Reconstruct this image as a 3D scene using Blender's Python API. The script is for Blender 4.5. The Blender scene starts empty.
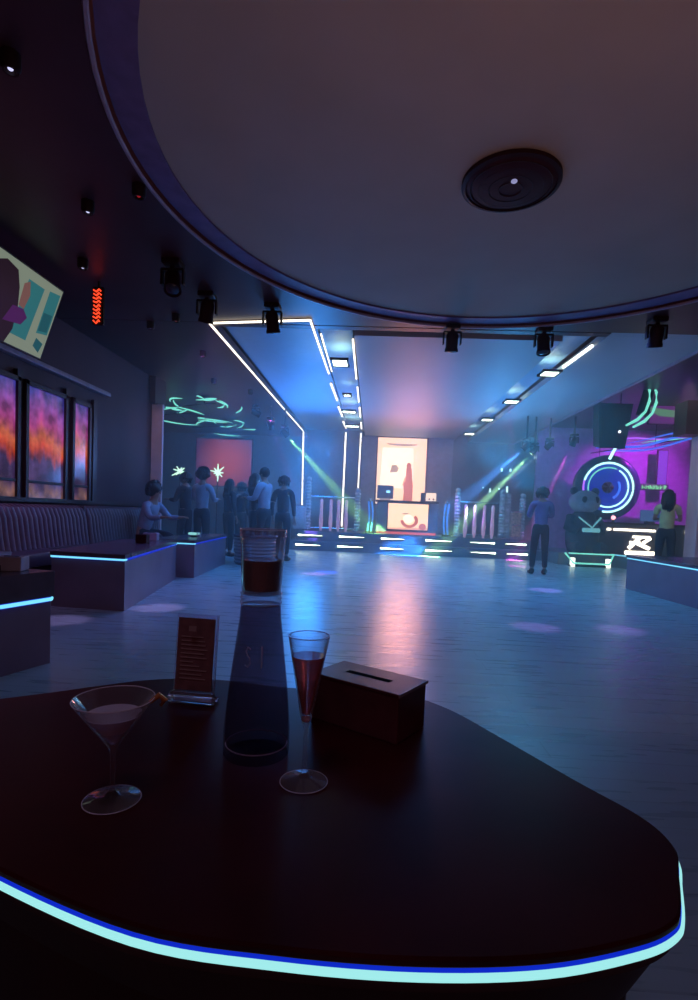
import bpy, bmesh, math, random
from mathutils import Vector, Matrix, Quaternion
random.seed(7)
SC = bpy.context.scene
COL = SC.collection
PI = math.pi
R = math.radians
V = Vector

# ------------------------------------------------------------------ materials
def mat(name, col, rough=0.5, metal=0.0, var=0.15, scale=8.0, emit=None, es=0.0, trans=0.0,
        ior=1.45, bump=0.0, bscale=60.0, spec=0.5, coat=0.0, bdist=0.005):
    m = bpy.data.materials.new(name); m.use_nodes = True
    nt = m.node_tree; b = nt.nodes['Principled BSDF']
    b.inputs['Roughness'].default_value = rough
    b.inputs['Metallic'].default_value = metal
    b.inputs['IOR'].default_value = ior
    b.inputs['Specular IOR Level'].default_value = spec
    b.inputs['Coat Weight'].default_value = coat
    b.inputs['Transmission Weight'].default_value = trans
    tc = nt.nodes.new('ShaderNodeTexCoord')
    if var > 0:
        n = nt.nodes.new('ShaderNodeTexNoise'); n.inputs['Scale'].default_value = scale
        n.inputs['Detail'].default_value = 4
        r = nt.nodes.new('ShaderNodeValToRGB')
        r.color_ramp.elements[0].position = .3; r.color_ramp.elements[1].position = .7
        r.color_ramp.elements[0].color = [c*(1-var) for c in col]+[1]
        r.color_ramp.elements[1].color = [min(1, c*(1+var)) for c in col]+[1]
        nt.links.new(tc.outputs['Object'], n.inputs['Vector'])
        nt.links.new(n.outputs['Fac'], r.inputs['Fac'])
        nt.links.new(r.outputs['Color'], b.inputs['Base Color'])
    else:
        b.inputs['Base Color'].default_value = (*col, 1)
    if emit:
        b.inputs['Emission Color'].default_value = (*emit, 1)
        b.inputs['Emission Strength'].default_value = es
    if bump > 0:
        n2 = nt.nodes.new('ShaderNodeTexNoise'); n2.inputs['Scale'].default_value = bscale
        bp = nt.nodes.new('ShaderNodeBump'); bp.inputs['Strength'].default_value = bump
        bp.inputs['Distance'].default_value = bdist
        nt.links.new(tc.outputs['Object'], n2.inputs['Vector'])
        nt.links.new(n2.outputs['Fac'], bp.inputs['Height'])
        nt.links.new(bp.outputs['Normal'], b.inputs['Normal'])
    return m

def glow(name, col, s):
    return mat(name, (.01, .008, .01), .5, var=0, spec=.08, emit=col, es=s)

def thinglass(name, tint, base=.05, edge=.75, edge_grey=.5):
    m = bpy.data.materials.new(name); m.use_nodes = True; nt = m.node_tree
    for n in list(nt.nodes):
        if n.type != 'OUTPUT_MATERIAL': nt.nodes.remove(n)
    tr = nt.nodes.new('ShaderNodeBsdfTransparent'); tr.inputs[0].default_value = (*tint, 1)
    gl = nt.nodes.new('ShaderNodeBsdfGlossy'); gl.inputs['Roughness'].default_value = .03; gl.inputs[0].default_value = (.95, .95, 1, 1)
    df = nt.nodes.new('ShaderNodeBsdfDiffuse'); df.inputs[0].default_value = (edge_grey, edge_grey, edge_grey, 1)  # diffuse tone, strongest at grazing edges, paints the glass outline highlights
    no = nt.nodes.new('ShaderNodeTexNoise'); no.inputs['Scale'].default_value = 30
    m1 = nt.nodes.new('ShaderNodeMixShader'); nt.links.new(no.outputs['Fac'], m1.inputs[0]); nt.links.new(gl.outputs[0], m1.inputs[1]); nt.links.new(df.outputs[0], m1.inputs[2])
    lw = nt.nodes.new('ShaderNodeLayerWeight'); lw.inputs['Blend'].default_value = .5
    pw = nt.nodes.new('ShaderNodeMath'); pw.operation = 'POWER'; pw.inputs[1].default_value = 2.4; nt.links.new(lw.outputs['Facing'], pw.inputs[0])
    mr = nt.nodes.new('ShaderNodeMapRange'); mr.inputs['To Min'].default_value = base; mr.inputs['To Max'].default_value = edge; nt.links.new(pw.outputs[0], mr.inputs[0])
    m2 = nt.nodes.new('ShaderNodeMixShader'); nt.links.new(mr.outputs[0], m2.inputs[0]); nt.links.new(tr.outputs[0], m2.inputs[1]); nt.links.new(m1.outputs[0], m2.inputs[2])
    nt.links.new(m2.outputs[0], nt.nodes['Material Output'].inputs['Surface'])
    return m
def glassmat(name, col, rough=0.0, ior=1.45):
    return mat(name, col, rough, var=0, trans=1.0, ior=ior)

M = {}
M['tabletop'] = mat('dark_lacquered_tabletop', (.055, .006, .009), .33, spec=.12, var=.3, scale=5, bump=.05, bscale=14)
M['tablebody'] = mat('table_body_dark', (.05, .008, .012), .5, spec=.2)
M['boothbody'] = mat('booth_table_body', (.24, .18, .26), .35, var=.12, scale=3)
M['boothdark'] = mat('booth_table_dark_end', (.06, .04, .06), .3)
M['boothtop'] = mat('booth_table_top', (.10, .07, .10), .25)
M['ledcore'] = glow('led_core_pale_blue', (.20, .72, .95), 1.15)
M['ledblue'] = glow('led_edge_blue', (.004, .025, .62), .9)
M['ledfront'] = glow('led_front_core', (.34, .80, .80), 1.05)
M['ledwhite'] = glow('led_warm_white', (1.0, .88, .72), 2.6)
M['ledcool'] = glow('led_cool_white', (.85, .95, .95), 3.5)
M['ledgreenw'] = glow('step_light_green_white', (.8, 1.0, .8), 8.0)
M['neoncyan'] = glow('neon_cyan', (.25, 1.0, .80), 1.0)
M['neonblue'] = glow('neon_blue', (.05, .18, 1.0), 1.3)
M['neonring'] = glow('neon_ring_mint', (.5, 1.0, .95), 2.2)
M['neonviolet'] = glow('neon_violet', (.45, .12, 1.0), 1.6)
M['red'] = glow('red_sign_glow', (1.0, .06, .02), 1.6)
M['black'] = mat('black_metal', (.02, .008, .010), .45, spec=.25)
M['blackm'] = mat('black_matte_plastic', (.03, .009, .012), .6, spec=.2)
M['grille'] = mat('speaker_grille', (.045, .010, .014), .6, spec=.1, bump=.5, bscale=120)
M['chrome'] = mat('chrome', (.6, .6, .65), .15, 1.0)
M['leather'] = mat('tufted_leather', (.13, .10, .13), .33, bump=.15, bscale=80)
M['seatleather'] = mat('seat_leather', (.07, .05, .07), .38, bump=.15, bscale=80)
M['woodframe'] = mat('dark_window_frame', (.035, .016, .02), .4)
M['wall'] = mat('dark_plum_wall', (.065, .026, .040), .6, var=.15, scale=2)
M['soffit'] = mat('dark_soffit', (.055, .016, .022), .42, var=.2, scale=2)
M['disc'] = mat('plaster_ceiling_disc', (.40, .30, .25), .8, var=.05, scale=1.5)
M['band'] = mat('ceiling_ring_band', (.16, .10, .22), .6)
M['trim'] = mat('ceiling_trim', (.35, .28, .35), .4)
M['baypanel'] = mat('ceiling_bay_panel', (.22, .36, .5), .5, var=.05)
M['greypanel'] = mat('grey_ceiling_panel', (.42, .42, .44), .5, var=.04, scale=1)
M['pillar'] = mat('pale_pillar_cladding', (.75, .6, .68), .5, var=.05)
M['backwall'] = mat('back_wall_panel', (.3, .32, .38), .5)
M['farwall'] = mat('far_side_wall', (.14, .17, .2), .6)
M['purplewall'] = mat('right_zone_wall', (.55, .38, .6), .5)
M['stage'] = mat('stage_carpet', (.06, .08, .10), .5)
M['stagefront'] = mat('stage_riser', (.10, .16, .22), .3)
M['crystal'] = mat('crystal_post', (.75, .75, .85), .15, .3, var=.6, scale=70, bump=.8, bscale=90)
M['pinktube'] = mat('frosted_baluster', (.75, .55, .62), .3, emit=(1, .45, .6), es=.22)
M['acrylicblue'] = mat('blue_lit_acrylic', (.1, .3, .8), .2, emit=(.05, .3, 1), es=.9)
M['desk'] = mat('dj_desk_panel', (.13, .16, .24), .4)
M['skin'] = mat('skin', (.42, .25, .19), .5)
M['hair'] = mat('dark_hair', (.012, .009, .012), .5, bump=.6, bscale=60)
M['denim'] = mat('dark_trousers', (.018, .02, .035), .8)
M['blackcloth'] = mat('black_cloth', (.025, .022, .035), .85)
M['whiteshirt'] = mat('pale_blue_shirt', (.36, .42, .55), .8)
M['paleshirt'] = mat('light_grey_blue_jacket', (.30, .34, .50), .75)
M['lilacshirt'] = mat('lilac_shirt', (.22, .13, .34), .8)
M['yellowtop'] = mat('yellow_green_top', (.5, .6, .28), .8)
M['shoe'] = mat('black_shoe', (.012, .012, .014), .5)
M['card'] = mat('menu_card_brown', (.22, .11, .12), .6, var=.25, scale=40)
M['print'] = mat('menu_print', (.42, .30, .30), .6)
M['acrylic'] = mat('clear_acrylic', (.85, .85, .95), .05, var=0, trans=.9, ior=1.49)
M['glass'] = thinglass('clear_glass', (.96, .96, .98), .10, 1.0, .6)
M['carafeglass'] = thinglass('smoky_carafe_glass', (.70, .60, .64), .005, .14, .05)
M['glint'] = mat('painted_glass_glint', (.75, .72, .85), .08, var=0, spec=1.0)  # solid pale tone standing in for highlights on the glass edges
M['rosedrink'] = mat('rose_drink', (.80, .24, .22), .05, var=0, trans=.55, ior=1.34)
M['palecocktail'] = mat('pale_cocktail', (.72, .66, .85), .12, var=0, trans=.25, ior=1.34)
M['browndrink'] = mat('brown_liquid', (.17, .045, .04), .1, var=0, trans=.12, ior=1.34)
M['steel'] = mat('brushed_steel_bottle', (.30, .28, .34), .3, .85, var=.15, scale=30)
M['darkbody'] = mat('smoked_bottle_base', (.03, .015, .02), .2)
M['tissuewood'] = mat('dark_wooden_box', (.12, .035, .045), .35, spec=.25, var=.25, scale=12)
M['slot'] = mat('box_slot_black', (.004, .003, .003), .9, spec=.05)
M['boxedge'] = mat('box_edge_polished', (.30, .22, .22), .25)
M['mark'] = mat('bottle_print_white', (.6, .55, .6), .5)
M['orange'] = mat('orange_peel', (.5, .2, .06), .5)
M['bar'] = mat('bar_counter_dark', (.05, .04, .06), .4)
M['statue'] = mat('statue_dark_fur', (.03, .04, .07), .6, bump=.6, bscale=30)
M['statuepale'] = mat('statue_pale_fur', (.4, .45, .55), .6, bump=.6, bscale=30)
M['greenneon'] = glow('green_sign_glow', (.3, 1.0, .45), 1.1)
M['barwhite'] = glow('bar_front_glow', (1.0, .9, .72), 4.0)
M['boxcase'] = mat('ornate_gold_crate', (.5, .36, .25), .4, .4, var=.6, scale=30)
M['napkin'] = mat('grey_tissue_pack', (.35, .33, .45), .6)

# floor: dark polished wood-look boards running across the room
def floor_mat():
    m = mat('polished_plank_floor', (.3, .3, .3), .3, var=0)
    nt = m.node_tree; b = nt.nodes['Principled BSDF']
    tc = nt.nodes['Texture Coordinate']
    br = nt.nodes.new('ShaderNodeTexBrick')
    br.inputs['Color1'].default_value = (.36, .46, .50, 1)
    br.inputs['Color2'].default_value = (.42, .53, .57, 1)
    br.inputs['Mortar'].default_value = (.32, .40, .44, 1)
    br.inputs['Scale'].default_value = 1.0
    br.inputs['Brick Width'].default_value = 1.6
    br.inputs['Row Height'].default_value = .16
    br.inputs['Mortar Size'].default_value = .004
    nt.links.new(tc.outputs['Object'], br.inputs['Vector'])
    n = nt.nodes.new('ShaderNodeTexNoise'); n.inputs['Scale'].default_value = 3
    mp = nt.nodes.new('ShaderNodeMapping'); mp.inputs['Scale'].default_value = (.8, 6, 1)
    nt.links.new(tc.outputs['Object'], mp.inputs['Vector']); nt.links.new(mp.outputs['Vector'], n.inputs['Vector'])
    mx = nt.nodes.new('ShaderNodeMixRGB'); mx.blend_type = 'MULTIPLY'; mx.inputs['Fac'].default_value = .22
    nt.links.new(br.outputs['Color'], mx.inputs['Color1']); nt.links.new(n.outputs['Fac'], mx.inputs['Color2'])
    nt.links.new(mx.outputs['Color'], b.inputs['Base Color'])
    rr = nt.nodes.new('ShaderNodeMapRange'); rr.inputs['To Min'].default_value = .2; rr.inputs['To Max'].default_value = .38
    nt.links.new(n.outputs['Fac'], rr.inputs['Value']); nt.links.new(rr.outputs['Result'], b.inputs['Roughness'])
    bp = nt.nodes.new('ShaderNodeBump'); bp.inputs['Strength'].default_value = .04; bp.inputs['Distance'].default_value = .004
    nt.links.new(n.outputs['Fac'], bp.inputs['Height']); nt.links.new(bp.outputs['Normal'], b.inputs['Normal'])
    return m
M['floor'] = floor_mat()

def stained_mat():
    """Backlit coloured glass: bands of blue, magenta, orange, violet up the pane, broken by noise."""
    m = mat('backlit_coloured_glass', (.02, .02, .02), .15, var=0)
    nt = m.node_tree; b = nt.nodes['Principled BSDF']; tc = nt.nodes['Texture Coordinate']
    sep = nt.nodes.new('ShaderNodeSeparateXYZ')
    n = nt.nodes.new('ShaderNodeTexNoise'); n.inputs['Scale'].default_value = 2.6; n.inputs['Detail'].default_value = 3
    nt.links.new(tc.outputs['Object'], sep.inputs[0])
    mp = nt.nodes.new('ShaderNodeMapping'); mp.inputs['Scale'].default_value = (1, 1.7, .35)
    nt.links.new(tc.outputs['Object'], mp.inputs[0]); nt.links.new(mp.outputs[0], n.inputs['Vector'])
    ma = nt.nodes.new('ShaderNodeMath'); ma.operation = 'MULTIPLY_ADD'
    ma.inputs[1].default_value = .38; nt.links.new(n.outputs['Fac'], ma.inputs[0])
    mr = nt.nodes.new('ShaderNodeMapRange')
    mr.inputs['From Min'].default_value = 0; mr.inputs['From Max'].default_value = 1.38
    mr.inputs['To Min'].default_value = -.12; mr.inputs['To Max'].default_value = .76
    nt.links.new(sep.outputs['Z'], mr.inputs['Value']); nt.links.new(mr.outputs[0], ma.inputs[2])
    cr = nt.nodes.new('ShaderNodeValToRGB'); e = cr.color_ramp.elements
    stops = [(.0, (.05, .03, .10)), (.12, (.35, .16, .12)), (.22, (.10, .05, .18)), (.38, (.12, .07, .25)),
             (.47, (.95, .10, .04)), (.56, (1.0, .22, .10)), (.66, (.75, .10, .42)), (.78, (.45, .12, .60)), (.9, (.10, .09, .62)), (1, (.04, .03, .25))]
    e[0].position, e[0].color = stops[0][0], (*stops[0][1], 1)
    e[1].position, e[1].color = stops[-1][0], (*stops[-1][1], 1)
    for p, c in stops[1:-1]:
        k = cr.color_ramp.elements.new(p); k.color = (*c, 1)
    nt.links.new(ma.outputs[0], cr.inputs[0])
    n3 = nt.nodes.new('ShaderNodeTexNoise'); n3.inputs['Scale'].default_value = 5
    nt.links.new(tc.outputs['Object'], n3.inputs['Vector'])
    st = nt.nodes.new('ShaderNodeMapRange'); st.inputs['From Min'].default_value = .35; st.inputs['From Max'].default_value = .7
    st.inputs['To Min'].default_value = .2; st.inputs['To Max'].default_value = .68
    nt.links.new(n3.outputs['Fac'], st.inputs[0]); nt.links.new(st.outputs[0], b.inputs['Emission Strength'])
    nt.links.new(cr.outputs[0], b.inputs['Emission Color'])
    return m
M['stained'] = stained_mat()

# ------------------------------------------------------------------ mesh builder
class B:
    def __init__(s): s.bm = bmesh.new(); s.mi = 0
    def _f(s, vs):
        try:
            f = s.bm.faces.new(vs); f.material_index = s.mi; return f
        except ValueError: return None
    def box(s, c, d, rz=0, rx=0, ry=0, bev=0.0):
        m = Matrix.Translation(V(c)) @ Matrix.Rotation(rz, 4, 'Z') @ Matrix.Rotation(ry, 4, 'Y') @ Matrix.Rotation(rx, 4, 'X') @ Matrix.Diagonal((d[0], d[1], d[2], 1))
        r = bmesh.ops.create_cube(s.bm, size=1.0, matrix=m)
        fs = {f for v in r['verts'] for f in v.link_faces}
        for f in fs: f.material_index = s.mi
        if bev > 0:
            es = {e for v in r['verts'] for e in v.link_edges}
            bmesh.ops.bevel(s.bm, geom=list(es), offset=bev, segments=2, affect='EDGES', profile=.5)
        return s
    def quad(s, a, b, c, d):
        s._f([s.bm.verts.new(V(p)) for p in (a, b, c, d)]); return s
    def prism(s, poly, z0, z1):
        lo = [s.bm.verts.new((p[0], p[1], z0)) for p in poly]
        hi = [s.bm.verts.new((p[0], p[1], z1)) for p in poly]
        n = len(poly)
        s._f(list(reversed(lo))); s._f(hi)
        for i in range(n): s._f([lo[i], lo[(i+1) % n], hi[(i+1) % n], hi[i]])
        return s
    def ring_sections(s, secs, close_ends=True, closed=False):
        rows = [[s.bm.verts.new(p) for p in sec] for sec in secs]
        n = len(rows[0]); k = len(rows)
        for j in range(k if closed else k-1):
            a, b = rows[j], rows[(j+1) % k]
            for i in range(n): s._f([a[i], a[(i+1) % n], b[(i+1) % n], b[i]])
        if close_ends and not closed:
            s._f(list(reversed(rows[0]))); s._f(rows[-1])
        return s
    def tube(s, pts, r, n=8, closed=False, flat=1.0):
        pts = [V(p) for p in pts]; k = len(pts); secs = []
        rr = r if isinstance(r, (list, tuple)) else [r]*k
        up = V((0, 0, 1))
        for i, p in enumerate(pts):
            if closed: t = (pts[(i+1) % k]-pts[i-1])
            else: t = pts[min(i+1, k-1)]-pts[max(i-1, 0)]
            t.normalize()
            a = t.cross(up)
            if a.length < .05: a = t.cross(V((1, 0, 0)))
            a.normalize(); b = a.cross(t)
            secs.append([p + (a*math.cos(2*PI*q/n)*flat + b*math.sin(2*PI*q/n))*rr[i] for q in range(n)])
        return s.ring_sections(secs, closed=closed)
    def lathe(s, prof, c=(0, 0, 0), n=32, closed=False):
        secs = []
        for r, z in prof:
            secs.append([(c[0]+max(r, 1e-5)*math.cos(2*PI*q/n), c[1]+max(r, 1e-5)*math.sin(2*PI*q/n), c[2]+z) for q in range(n)])
        return s.ring_sections(secs, close_ends=not closed, closed=closed)
    def ball(s, c, r, d=(1, 1, 1), u=16, v=10, rot=None):
        m = Matrix.Translation(V(c)) @ (rot or Matrix.Identity(4)) @ Matrix.Diagonal((d[0]*r, d[1]*r, d[2]*r, 1))
        q = bmesh.ops.create_uvsphere(s.bm, u_segments=u, v_segments=v, radius=1.0, matrix=m)
        for f in {f for w in q['verts'] for f in w.link_faces}: f.material_index = s.mi
        return s
    def build(s, name, m, parent=None, smooth=False, loc=None, world=False):
        if world and parent is not None:
            bmesh.ops.translate(s.bm, verts=s.bm.verts, vec=-parent.location)
        if loc is not None and parent is None:
            bmesh.ops.translate(s.bm, verts=s.bm.verts, vec=-V(loc))
        bmesh.ops.recalc_face_normals(s.bm, faces=s.bm.faces)
        me = bpy.data.meshes.new(name); s.bm.to_mesh(me); s.bm.free()
        for mm in (m if isinstance(m, list) else [m]): me.materials.append(mm)
        o = bpy.data.objects.new(name, me); COL.objects.link(o)
        if loc is not None and parent is None: o.location = loc
        if parent is not None: o.parent = parent
        if smooth:
            me.shade_smooth()
            md = None
            try:
                me.set_sharp_from_angle(angle=R(40))
            except Exception: pass
        return o

def thing(name, label, cat, loc=(0, 0, 0), rz=0, group=None):
    o = bpy.data.objects.new(name, None); COL.objects.link(o)
    o.location = loc; o.rotation_euler = (0, 0, rz); o.empty_display_size = .1
    o['label'] = label; o['category'] = cat
    if group: o['group'] = group
    return o
def tag(o, label, cat, group=None):
    o['label'] = label; o['category'] = cat
    if group: o['group'] = group
    return o
def struct(o): o['kind'] = 'structure'; return o
def kids(o): return [c for c in bpy.data.objects if c.parent == o]
def dup(o, loc=None, rz=None, label=None, group=None, rot=None):
    c = o.copy(); COL.objects.link(c)
    if loc is not None: c.location = loc
    if rz is not None: c.rotation_euler = (0, 0, rz)
    if rot is not None: c.rotation_euler = rot
    if label: c['label'] = label
    if group: c['group'] = group
    for k in kids(o):
        d = k.copy(); COL.objects.link(d); d.parent = c
        for g in kids(k):
            e = g.copy(); COL.objects.link(e); e.parent = d
    return c

# ------------------------------------------------------------------ room shell
CZ = 3.37
struct(B().box((0, 8, -.05), (20, 20, .1)).build('floor', M['floor']))
CX, CY, RO, RI = 1.12, 3.88, 2.90, 2.63
# main ceiling: big sheet with a round hole
def ceiling_sheet():
    b = B(); n = 96
    inner = [(CX+RO*math.cos(2*PI*i/n), CY+RO*math.sin(2*PI*i/n)) for i in range(n)]
    x0, x1, y0, y1 = -10, 4.23, -2, 6.84
    def edge(a):
        dx, dy = math.cos(a), math.sin(a); t = 1e9
        if dx > 1e-9: t = min(t, (x1-CX)/dx)
        if dx < -1e-9: t = min(t, (x0-CX)/dx)
        if dy > 1e-9: t = min(t, (y1-CY)/dy)
        if dy < -1e-9: t = min(t, (y0-CY)/dy)
        return (CX+dx*t, CY+dy*t)
    angs = [2*PI*i/n for i in range(n)]
    iv = [b.bm.verts.new((x, y, CZ)) for x, y in inner]
    ov = [b.bm.verts.new((*edge(a), CZ)) for a in angs]
    ih = [b.bm.verts.new((x, y, CZ+.25)) for x, y in inner]
    for i in range(n):
        j = (i+1) % n
        b._f([iv[i], ov[i], ov[j], iv[j]]); b._f([iv[i], iv[j], ih[j], ih[i]])
    # corner patches
    for cx, cy in ((x0, y0), (x1, y0), (x0, y1), (x1, y1)):
        a = math.atan2(cy-CY, cx-CX) % (2*PI); i = int(a/(2*PI)*n); j = (i+1) % n
        b._f([ov[i], b.bm.verts.new((cx, cy, CZ)), ov[j]])
    return b.build('ceiling', M['soffit'])
struct(ceiling_sheet())
struct(B().box((8.9, 2.4, CZ+.05), (9.34, 9, .1)).build('ceiling', M['soffit']))
def circ(r, z, n=96, cx=CX): return [(cx+r*math.cos(2*PI*i/n), CY+r*math.sin(2*PI*i/n), z) for i in range(n)]
struct(B().tube(circ(RO, CZ+.0), .016, 6, closed=True).build('trim_1', M['trim'], smooth=True))
b = B(); b.ring_sections([circ(RO-.03, CZ+.045), circ(RO-.03, CZ+.03), circ(RI, CZ+.012, cx=CX-.04), circ(RI, CZ+.03, cx=CX-.04)], closed=True)
struct(b.build('trim_2', M['band'], smooth=True))
struct(B().lathe([(0, .03), (RI+.04, .03), (RI+.04, .06), (0, .06)], (CX-.05, CY-.03, CZ), 96).build('ceiling_disc', M['disc']))
# beyond the round room: roof slab and dropped panels
struct(B().box((-.85, 12, CZ+.30), (17.3, 10.4, .1)).build('ceiling', M['soffit']))
struct(B().box((-6.1, 12, CZ+.06), (7.8, 10.3, .12)).build('ceiling', M['soffit']))
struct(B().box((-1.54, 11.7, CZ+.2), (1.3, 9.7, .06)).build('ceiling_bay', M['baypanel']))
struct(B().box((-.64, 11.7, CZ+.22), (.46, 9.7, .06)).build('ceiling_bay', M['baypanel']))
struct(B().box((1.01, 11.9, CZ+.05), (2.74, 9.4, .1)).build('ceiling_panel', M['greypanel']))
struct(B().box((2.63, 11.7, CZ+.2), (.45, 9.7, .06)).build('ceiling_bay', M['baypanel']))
b = B(); b.prism([(2.86, 6.84), (4.23, 6.84), (4.23, 16.9), (2.86, 16.9)], CZ, CZ+.1)
struct(b.build('ceiling_panel', M['greypanel']))
struct(B().box((4.24, 11.8, CZ-.01), (.035, 10, .05)).build('trim_3', M['trim']))
struct(B().box((4.26, 11.8, CZ+.5), (.05, 10.2, 1.0)).build('wall_bulkhead', M['soffit']))
struct(B().box((7.2, 12, CZ+1.05), (6, 10.4, .1)).build('ceiling', M['soffit']))
struct(B().box((1.0, 6.93, CZ+.1), (6.4, .12, .2)).build('trim_4', M['soffit']))
struct(B().box((7.2, 6.9, CZ+.55), (6, .1, 1.0)).build('wall_bulkhead', M['soffit']))
# walls
struct(B().box((-4.3, 3.9, 1.685), (.2, 11.8, 3.37)).build('wall_left', M['wall']))
struct(B().box((-4.25, 9.95, 3.12), (.3, .5, .5)).build('lintel', M['soffit']))
struct(B().box((-6.6, 9.9, 3.12), (4.6, .4, .5)).build('lintel', M['soffit']))
struct(B().box((-4.10, 9.84, 1.44), (.21, .07, 2.88), bev=.01).build('pillar', M['pillar']))
struct(B().box((6.06, 10.1, 1.34), (.36, .36, 2.68), bev=.01).build('pillar', M['pillar']))
struct(B().box((7.4, 10.1, 2.98), (3.7, .4, .6)).build('lintel', M['soffit']))
struct(B().box((0, 17.1, 2.2), (20, .2, 4.5)).build('wall_back', M['farwall']))
struct(B().box((-9.9, 8, 2.2), (.2, 18, 4.5)).build('wall_far_left', M['farwall']))
struct(B().box((9.9, 8, 2.2), (.2, 18, 4.5)).build('wall_right', M['farwall']))
struct(B().box((.95, 16.4, 1.7), (2.75, .25, 3.34)).build('wall_stage_back', M['backwall']))
struct(B().box((7.2, 15.2, 2.2), (5.4, .15, 4.4)).build('wall_bar_back', M['purplewall']))
struct(B().box((-8.2, 13.0, 1.7), (.12, 6.5, 3.4)).build('wall_left_zone', M['farwall']))

# crown rail + windows of the left wall
struct(B().box((-4.16, 4.9, 2.66), (.09, 6.4, .06), bev=.008).build('trim_5', M['trim']))
struct(B().box((-4.15, 6.0, 1.0), (.1, 8.4, .05)).build('trim_6', M['woodframe']))
WZ0, WZ1 = 1.0, 2.38
def window(i, y0, y1):
    f = B(); x = -4.16; t = .06
    for (c, d) in (((x, y0, (WZ0+WZ1)/2), (.10, t, WZ1-WZ0+t)), ((x, y1, (WZ0+WZ1)/2), (.10, t, WZ1-WZ0+t)),
                   ((x, (y0+y1)/2, WZ1), (.10, y1-y0+t, t)), ((x, (y0+y1)/2, WZ0), (.10, y1-y0+t, t)),
                   ((x, (y0+y1)/2, WZ0+.22), (.08, y1-y0, .035))):
        f.box(c, d, bev=.006)
    o = struct(f.build('window_%d' % i, M['woodframe'], loc=(x, (y0+y1)/2, WZ0)))
    g = B().box((0, 0, .69), (.015, y1-y0, 1.38)).build('pane', M['stained'], o); g.location = (.012, 0, 0)
    return o
window(1, 3.3, 4.15); window(2, 4.55, 5.2) ; window(3, 5.40, 5.98); window(4, 6.13, 6.93); window(5, 7.10, 7.52)
b = B()
for k, y in enumerate((4.35, 5.30, 6.05, 7.02, 7.72)): b.box((-4.18, y, 1.75), (.06, .10, 1.5))
struct(b.build('trim_7', M['woodframe']))

# ------------------------------------------------------------------ LED lines of the ceiling portal
def led_bar(p0, p1, label, m, w=.035, group=None):
    p0, p1 = V(p0), V(p1); d = (p1-p0)
    t = thing('led_tube', label, 'light', tuple(p0), 0, group)
    B().tube([(0, 0, 0), d], w*.5, 8).build('tube', m, t, smooth=True)
    n = d.normalized(); side = V((0, 0, 1)) if abs(n.z) < .5 else V((0, 1, 0))
    ctr = d/2 + side*(w*.55)
    o = B().tube([ctr-d/2, ctr+d/2], w*.42, 4).build('housing', M['black'], t)
    return t
gl = 'white led tubes of the ceiling portal'
led_bar((-2.2, 6.84, 3.35), (-2.16, 15.55, 3.35), 'long white led tube running down the left edge of the blue ceiling bay', M['ledwhite'], .028)
led_bar((-2.2, 6.82, 3.35), (-.88, 6.62, 3.35), 'white led tube crossing the near end of the blue ceiling bay', M['ledwhite'], .028)
led_bar((-2.15, 15.6, 3.33), (-2.11, 15.6, 1.05), 'upright white led tube left of the stage below the long ceiling tube', M['ledwhite'], .04)
led_bar((-.90, 15.5, 3.33), (-.88, 15.0, .62), 'upright white led tube, tallest one, standing behind the stage railing', M['ledwhite'], .045)
led_bar((-.46, 15.5, 3.33), (-.48, 15.5, 1.45), 'shorter upright white led tube just left of the bright stage screen', M['ledwhite'], .04)
led_bar((-.88, 6.62, 3.35), (-.86, 9.1, 3.35), 'near white led tube along the right edge of the blue bay', M['ledwhite'], .028)
led_bar((-.80, 7.15, 3.36), (-.80, 9.0, 3.36), 'thin white led tube close beside the near right bay tube', M['ledwhite'], .022)
led_bar((-.88, 9.8, 3.35), (-.86, 11.2, 3.35), 'short led tube second along the right edge of the bay', M['ledwhite'], .04)
led_bar((-.88, 11.9, 3.35), (-.86, 13.0, 3.35), 'short led tube third along the right edge of the bay', M['ledwhite'], .045)
led_bar((-.88, 13.8, 3.35), (-.86, 14.8, 3.35), 'short led tube farthest along the right edge of the bay', M['ledwhite'], .045)
led_bar((-.38, 7.3, 3.35), (-.40, 9.4, 3.35), 'longest white led tube beside the grey centre ceiling panel', M['ledwhite'], .028)
led_bar((-.40, 10.0, 3.35), (-.41, 11.3, 3.35), 'second white led tube beside the grey centre ceiling panel', M['ledwhite'], .03)
led_bar((-.41, 11.9, 3.35), (-.42, 13.0, 3.35), 'third white led tube beside the grey centre ceiling panel', M['ledwhite'], .04)
led_bar((-.42, 13.8, 3.35), (-.43, 14.8, 3.35), 'farthest white led tube beside the grey centre ceiling panel', M['ledwhite'], .04)
led_bar((2.80, 7.3, 3.35), (2.78, 8.3, 3.35), 'white led tube in the right ceiling slot, right of the grey centre panel', M['ledcool'], .045)
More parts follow.
